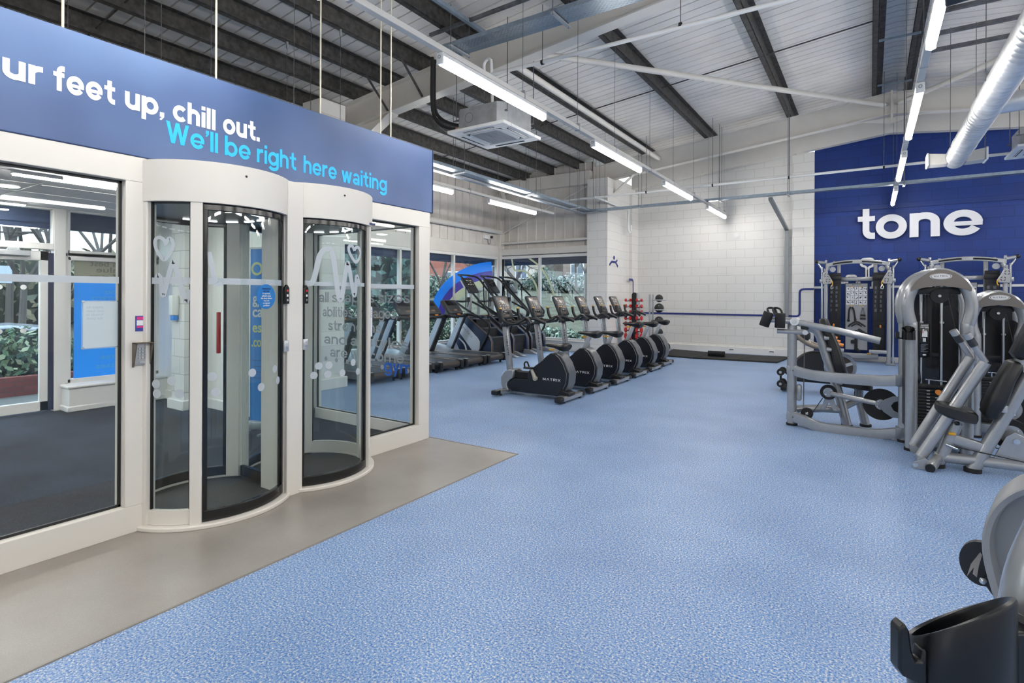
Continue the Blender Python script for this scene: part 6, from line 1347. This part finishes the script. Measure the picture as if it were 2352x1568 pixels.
# round grey shroud standing behind the upright
SC = V((.318, 1.465, .972)); fv2 = V((-.22, -.975, 0)).normalized(); rv2 = V((-fv2.y, fv2.x, 0)) * -1
rv2 = V((.975, -.22, 0)).normalized()
def spx(u, v, z): return SC + rv2 * u - fv2 * v * -1 + V((0, 0, z))
sil = [(-.055, -.95), (-.075, -.2), (-.10, -.11), (-.118, -.03), (-.118, .03), (-.10, .085), (-.06, .13), (0, .15), (.06, .13), (.11, .07), (.12, 0), (.12, -.95)]
sil = [(u, z * 1.0) for u, z in sil]
def scaled(k, dv): return [spx(u * k, dv, z * k if z > -.5 else z) for u, z in [(p.x, p.z) for p in smooth([(u, 0, z) for u, z in sil], 4)]]
shd = MB().quadgrid([scaled(1, -.08), scaled(1, .045), scaled(.97, .05), scaled(.9, .045), scaled(.86, .01)]).obj('round_shroud', mat('warm_grey_plastic', '8d8f92', .42), fg, O, ang=50)
MB().cyl(spx(.02, .005, -.07), spx(.02, .02, -.07), .02, 24).obj('cover_screw', GREYTXT, shd, O)
ins = [(p.x, p.z) for p in smooth([(-.06, 0, -.9), (-.072, 0, -.08), (-.05, 0, -.02), (.0, 0, -.005), (.06, 0, -.03), (.1, 0, -.9)], 4)]
MB().quadgrid([[spx(u, v, z) for u, z in ins] for v in (.0, .018)]).obj('raised_cover', MATS['warm_grey_plastic'], shd, O, bevel=.004)
pd = MB().quadgrid([[spx(-.128 + .035 * math.cos(a) * k, v, -.065 + .046 * math.sin(a) * k) for a in [2 * PI * j / 24 for j in range(24)]] for v, k in ((-.03, 1), (-.015, 1))]).obj('black_pedal', mat('worn_black_plate', '1c1d22', .45), fg, O)
lg = [(-.15, -.1), (-.143, -.07), (-.128, -.04), (-.125, -.045), (-.13, -.07), (-.133, -.095), (-.14, -.09), (-.138, -.075)]
MB().quadgrid([[spx(u, v, z) for u, z in lg] for v in (-.0148, -.0135)]).obj('worn_emblem', mat('worn_silver_print', '9c9791', .5), pd, O)
MB().bar(spx(-.12, -.01, -.09), spx(-.075, -.01, -.155), .012, .012).obj('pedal_stay', CHARCOAL, pd, O); MB().sph(spx(-.122, .0, -.093), .007).sph(spx(-.08, 0, -.15), .006).obj('stay_bolt', CHROME, pd, O)
# ---------------- outside the windows ----------------
GRASS = speckle('winter_grass', [(.3, '4e4f40'), (.5, '68685a'), (.7, '85806e')], 30, .95, 'cfcabb', .1)
struct(MB().box(-60, -20, -.9, XL - .2, 70, -.6).box(XL - .2, 13.4, -.9, 40, 70, -.6).obj('ground', mat('car_park_tarmac', '55565a', .9, noise=(4, .15))))
bank = [[(-60, y, z), (12, y, z)] for y, z in ((18, -.6), (21, -.1), (25, .7), (30, 1.5), (36, 1.9), (70, 2.3))]
struct(MB().quadgrid(bank, close=False, caps=False).obj('ground_bank', GRASS))
bank = [[(x, -20, z), (x, 70, z)] for x, z in ((-16.5, -.6), (-19, -.1), (-24, .6), (-30, 1.3), (-40, 1.7), (-70, 2.2))]
struct(MB().quadgrid(bank, close=False, caps=False).obj('ground_side_bank', GRASS))
struct(MB().box(-12, 13.35, -.62, -5.9, 15.9, -.04).box(-12, .5, -.62, -9.1, 15.9, -.041).obj('floor_pavement', mat('pale_paving', '77766f', .85, noise=(6, .08))))
def leafy(name, label, cat, c, r, n, sz, cols, seed, flat=1.0, group=None):
    q = random.Random(seed); t = thing(name, label, cat, (c[0], c[1], c[2] - r[2]), 0, group); O = t.location
    mbs = [MB() for _ in cols]
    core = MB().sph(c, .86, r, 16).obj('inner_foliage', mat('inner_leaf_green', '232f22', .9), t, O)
    for _ in range(n):
        u = V((q.gauss(0, 1), q.gauss(0, 1), q.gauss(0, 1))).normalized(); k = .82 + q.random() * .28
        bump = 1 + .12 * math.sin(u.x * 7 + seed) * math.cos(u.y * 6 + u.z * 5)
        p = V(c) + V((u.x * r[0], u.y * r[1], u.z * r[2])) * k * bump
        d = (u + V((q.gauss(0, .6), q.gauss(0, .6), q.gauss(0, .6)))).normalized(); _, a, b = basis(d); s = sz * (.6 + q.random() * .8)
        a2 = a * math.cos(q.random() * 6) + b * math.sin(q.random() * 6); b2 = d.cross(a2)
        m = q.choice(mbs).bm; m.faces.new([m.verts.new(p + x) for x in (-a2 * s, b2 * s * .5, a2 * s, -b2 * s * .5)])
    for mb, cl in zip(mbs, cols): mb.obj('foliage', mat('leaf_' + cl, cl, .7), t, O, flat=True)
    return t
def bare_tree(label, x, y, z0, h, seed, lvl=5, r0=.16, spread=.5):
    q = random.Random(seed); mb = MB(); tips = []
    t = thing('bare_tree', label, 'tree', (x, y, z0), 0, 'bare trees outside')
    tk = MB().tube([(0, 0, 0), (.05, 0, h * .16), (.0, .05, h * .3)], [r0 * 1.2, r0, r0 * .85], 8).obj('trunk', mat('bark_brown', '5a544f', .9), t)
    def grow(p, d, L, r, k):
        e = p + d * L; mid = p + d * L * .5 + V((q.gauss(0, .04), q.gauss(0, .04), 0)) * L; mb.tube([p, mid, e], [r, r * .8, r * .62], 5 if k < 3 else 3, caps=False)
        if k < lvl:
            for _ in range(3 if k < 3 else 2):
                nd = (d + V((q.gauss(0, spread), q.gauss(0, spread), q.gauss(.1, spread * .7)))).normalized(); grow(e, nd, L * (.66 + q.random() * .16), r * .58, k + 1)
    for _ in range(4): grow(V((0, .05, h * .3)), V((q.gauss(0, .45), q.gauss(0, .45), 1)).normalized(), h * .24, r0 * .7, 1)
    mb.obj('branches', MATS['bark_brown'], t, flat=True); return t
for (x, y, z, h, sd, lv, r, sp, l) in ((-14.2, 4.3, -.6, 7.0, 1, 6, .075, .5, 'bare tree outside the lobby, in the middle of the pane above the poster'), (-17.5, 6.3, -.5, 8, 2, 6, .08, .5, 'bare tree outside the lobby at the right of the pane above the poster'),
    (-16.5, 4.3, -.6, 7.5, 3, 6, .075, .5, 'bare tree outside above the lobby front door'), (-21, 5.2, .2, 8, 9, 6, .09, .5, 'bare tree on the bank behind the lobby front door hedge'), (-15.0, 3.4, -.6, 6.5, 31, 6, .06, .55, 'slender bare tree outside left above the lobby door'),
    (-20, 23.2, 0, 6.5, 4, 6, .12, .5, 'bare tree outside the left gym windows before the red brick house'), (-17, 22.6, -.2, 6, 32, 6, .08, .55, 'bare tree outside behind the blue window arc'), (-19, 26.0, .4, 6, 33, 6, .08, .55, 'bare tree outside behind the corner post of the gym'),
    (-17.2, 26.5, .9, 4.8, 5, 6, .11, .62, 'bare spreading tree on the bank behind the left back pane'), (-15.6, 31, 1.5, 6.0, 6, 6, .08, .5, 'bare pale tree on the bank behind the right back pane'), (-13.4, 27.8, 1.1, 5.6, 8, 6, .09, .6, 'bare bushy tree on the bank at the right of the back window'), (-18.6, 33, 1.7, 5.5, 12, 6, .08, .6, 'bare tree before the pale house behind the left back pane')):
    bare_tree(l, x, y, z, h, sd, lv, r, sp)
leafy('conifer', 'big soft green conifer outside the left gym windows', 'tree', (-14.2, 12.9, 2.4), (1.5, 1.7, 3.0), 3200, .14, ('3f5f55', '56766a', '7d9488'), 21)
leafy('ivy_shrub', 'ivy shrub on the brick planter outside the lobby door', 'shrub', (-11.3, 3.05, .33), (.65, .72, .55), 2400, .055, ('2f4a35', '4b6b4c', 'a9b491', '6f8460'), 22)
leafy('hedge', 'tall brown green hedge across the car park from the lobby door', 'hedge', (-23, 6.2, 1.6), (1.4, 6, 1.35), 3000, .16, ('6b6a55', '8b8468', 'a09a7c', '585e4c'), 23)
leafy('hedge', 'low hedge before the pale house behind the left back pane', 'hedge', (-22.2, 36.5, 2.3), (2.4, .8, .5), 1500, .12, ('4d5f52', '6b7c70', '8d8a7c'), 24)
leafy('hedge', 'grey green bushes on the bank behind the right back pane', 'shrub', (-16.3, 33, 2.25), (2.6, 1.0, .62), 2400, .12, ('66776d', '93a19b', 'a69e97'), 25)
leafy('hedge', 'dark clipped hedge beside the mullion of the back window', 'hedge', (-20.4, 35.5, 2.6), (1.0, .7, .95), 1200, .1, ('46594a', '5d6f58'), 26)
leafy('shrub', 'flowering shrub outside the left gym windows by the treadmills', 'shrub', (-12.9, 13.3, .55), (.9, 2.8, .8), 2600, .06, ('52705f', '7f957f', 'd9d3b0', '3e5548'), 27)
leafy('shrub', 'low shrub on the kerb outside the back window', 'shrub', (-9.4, 16.8, -.0), (1.6, .5, .35), 1500, .06, ('6f8a78', 'b9c2ae', '8f9a80'), 28)
leafy('shrub', 'dense shrub outside the left windows beside the farthest treadmill', 'shrub', (-11.6, 13.6, .1), (.6, .8, .6), 1400, .05, ('4a6550', '6d8068', '9fa38a'), 29)
leafy('hedge', 'long hedge on the bank beyond the left gym windows', 'hedge', (-27, 31.5, 1.9), (1.5, 6, 1.0), 2400, .14, ('4f6155', '6c7b6b', '8c8a76'), 30)
pw = thing('brick_planter', 'low red brick planter wall outside the lobby door', 'planter', (-10.7, 3, -.05)); O = pw.location
MB().box(-10.65, 1.2, -.06, -10.5, 4.0, .24).box(-12.2, 1.2, -.06, -10.5, 1.35, .24).obj('brick_wall', blocks('red_brick_wall', '8e4f47', '6b5b55', 'Y', .225, .075, .5, .8, .005, .12), pw, O)
MB().box(-11.98, 1.35, -.06, -10.65, 4.0, .05).obj('soil', mat('dark_soil', '3c342c', .95), pw, O)
def car(label, x, y, rz, col, z0=-.05):
    t = thing('car', label, 'car', (x, y, z0), rz, 'parked cars')
    paint = mat('car_paint_' + col, col, .25, coat=.6); dk_ = mat('car_glass', '39434f', .08)
    MB().prism([(-2.1, .35), (-2.05, .75), (-1.9, .86), (-1.0, .95), (1.2, .95), (1.95, .82), (2.1, .6), (2.12, .3), (-2.1, .25)], 'Y', -.85, .85).obj('body', paint, t, bevel=.06)
    cb = MB().prism([(-1.75, .9), (-1.1, 1.4), (.1, 1.46), (.7, 1.38), (1.25, .92)], 'Y', -.74, .74).obj('cabin', paint, t, bevel=.05)
    for s in (-1, 1): MB().prism([(-1.5, .96), (-1.0, 1.34), (.05, 1.39), (.6, 1.32), (1.0, .96)], 'Y', *sorted((s * .735, s * .748))).obj('side_glass', dk_, cb)
    MB().quadgrid([[(.72, -.66, 1.36), (.72, .66, 1.36)], [(1.28, -.7, .94), (1.28, .7, .94)]], close=False).obj('windscreen', dk_, cb)
    MB().quadgrid([[(-1.12, -.66, 1.39), (-1.12, .66, 1.39)], [(-1.78, -.7, .92), (-1.78, .7, .92)]], close=False).obj('rear_screen', dk_, cb)
    for xx in (-1.3, 1.3):
        for s in (-1, 1): MB().lathe([(.001, -.1), (.28, -.1), (.31, -.06), (.31, .06), (.28, .1), (.001, .1)], n=22, mx=M.Translation((xx, s * .78, .31)) @ M.Rotation(PI / 2, 4, 'X')).obj('wheel', BLACKM, t)
    for s in (-1, 1): MB().rbox(-2.11, s * .6 - .15, .6, -2.03, s * .6 + .15, .74, .02).obj('tail_lamp', RED, t)
car('white car parked beyond the brick planter outside the lobby door', -14.6, 3.5, 1.35, 'b9bdc2', -.6)
def house(label, x, y, z0, w, d, h, wall, rz=0, roof='6d5a52'):
    t = thing('house', label, 'house', (x, y, z0), rz, 'houses beyond the car park'); wm = mat('house_' + wall, wall, .85, noise=(3, .08))
    MB().prism([(-w / 2, 0), (w / 2, 0), (w / 2, h), (-w / 2, h)], 'Y', 0, d).obj('wall', wm, t)
    MB().prism([(-.3, h), (d / 2, h + d * .36), (d + .3, h), (d + .3, h - .12), (-.3, h - .12)], 'X', -w / 2 - .2, w / 2 + .2).obj('roof', mat('roof_' + roof, roof, .8), t)
    for k in range(int(w // 2.6)):
        for z in (.9, 3.4):
            if z + 1.2 > h: continue
            xx = -w / 2 + 1.3 + k * 2.5
            f = MB().box(xx - .6, -.06, z, xx + .6, .02, z + 1.2).obj('window', PLASTW, t); MB().box(xx - .52, -.08, z + .08, xx - .04, -.05, z + 1.12).box(xx + .04, -.08, z + .08, xx + .52, -.05, z + 1.12).obj('pane', mat('house_pane', '5c6670', .15), f)
    return t
house('red brick house beyond the left gym windows', -31, 34.5, 1.4, 9, 6, 5.0, '9c6253', RAD(35))
house('pale rendered house on the bank behind the left back pane', -25.5, 39, 2.0, 6, 5, 2.7, 'b3a697')
house('tall white house on the bank behind the right back pane', -25.0, 46, 2.1, 9, 6, 6.6, 'b4bbc2')
house('brown brick house on the bank at the right of the back window', -19.2, 39.5, 2.0, 3.6, 4, 3.4, '8d7c73')
bs = thing('road_sign', 'red and blue sign post across the car park seen through the lobby door', 'sign', (-19, 4.3, 0)); O = bs.location
MB().box(-19.05, 4.25, 0, -18.95, 4.35, 2.3).obj('post', mat('sign_red', 'c4485e', .5), bs, O); MB().box(-19, 4.35, 1.75, -18.94, 4.75, 2.2).obj('sign_plate', mat('sign_pale', 'd5e2f0', .5), bs, O); MB().box(-19, 4.3, .3, -18.92, 4.45, .5).obj('low_plate', ROYAL, bs, O)
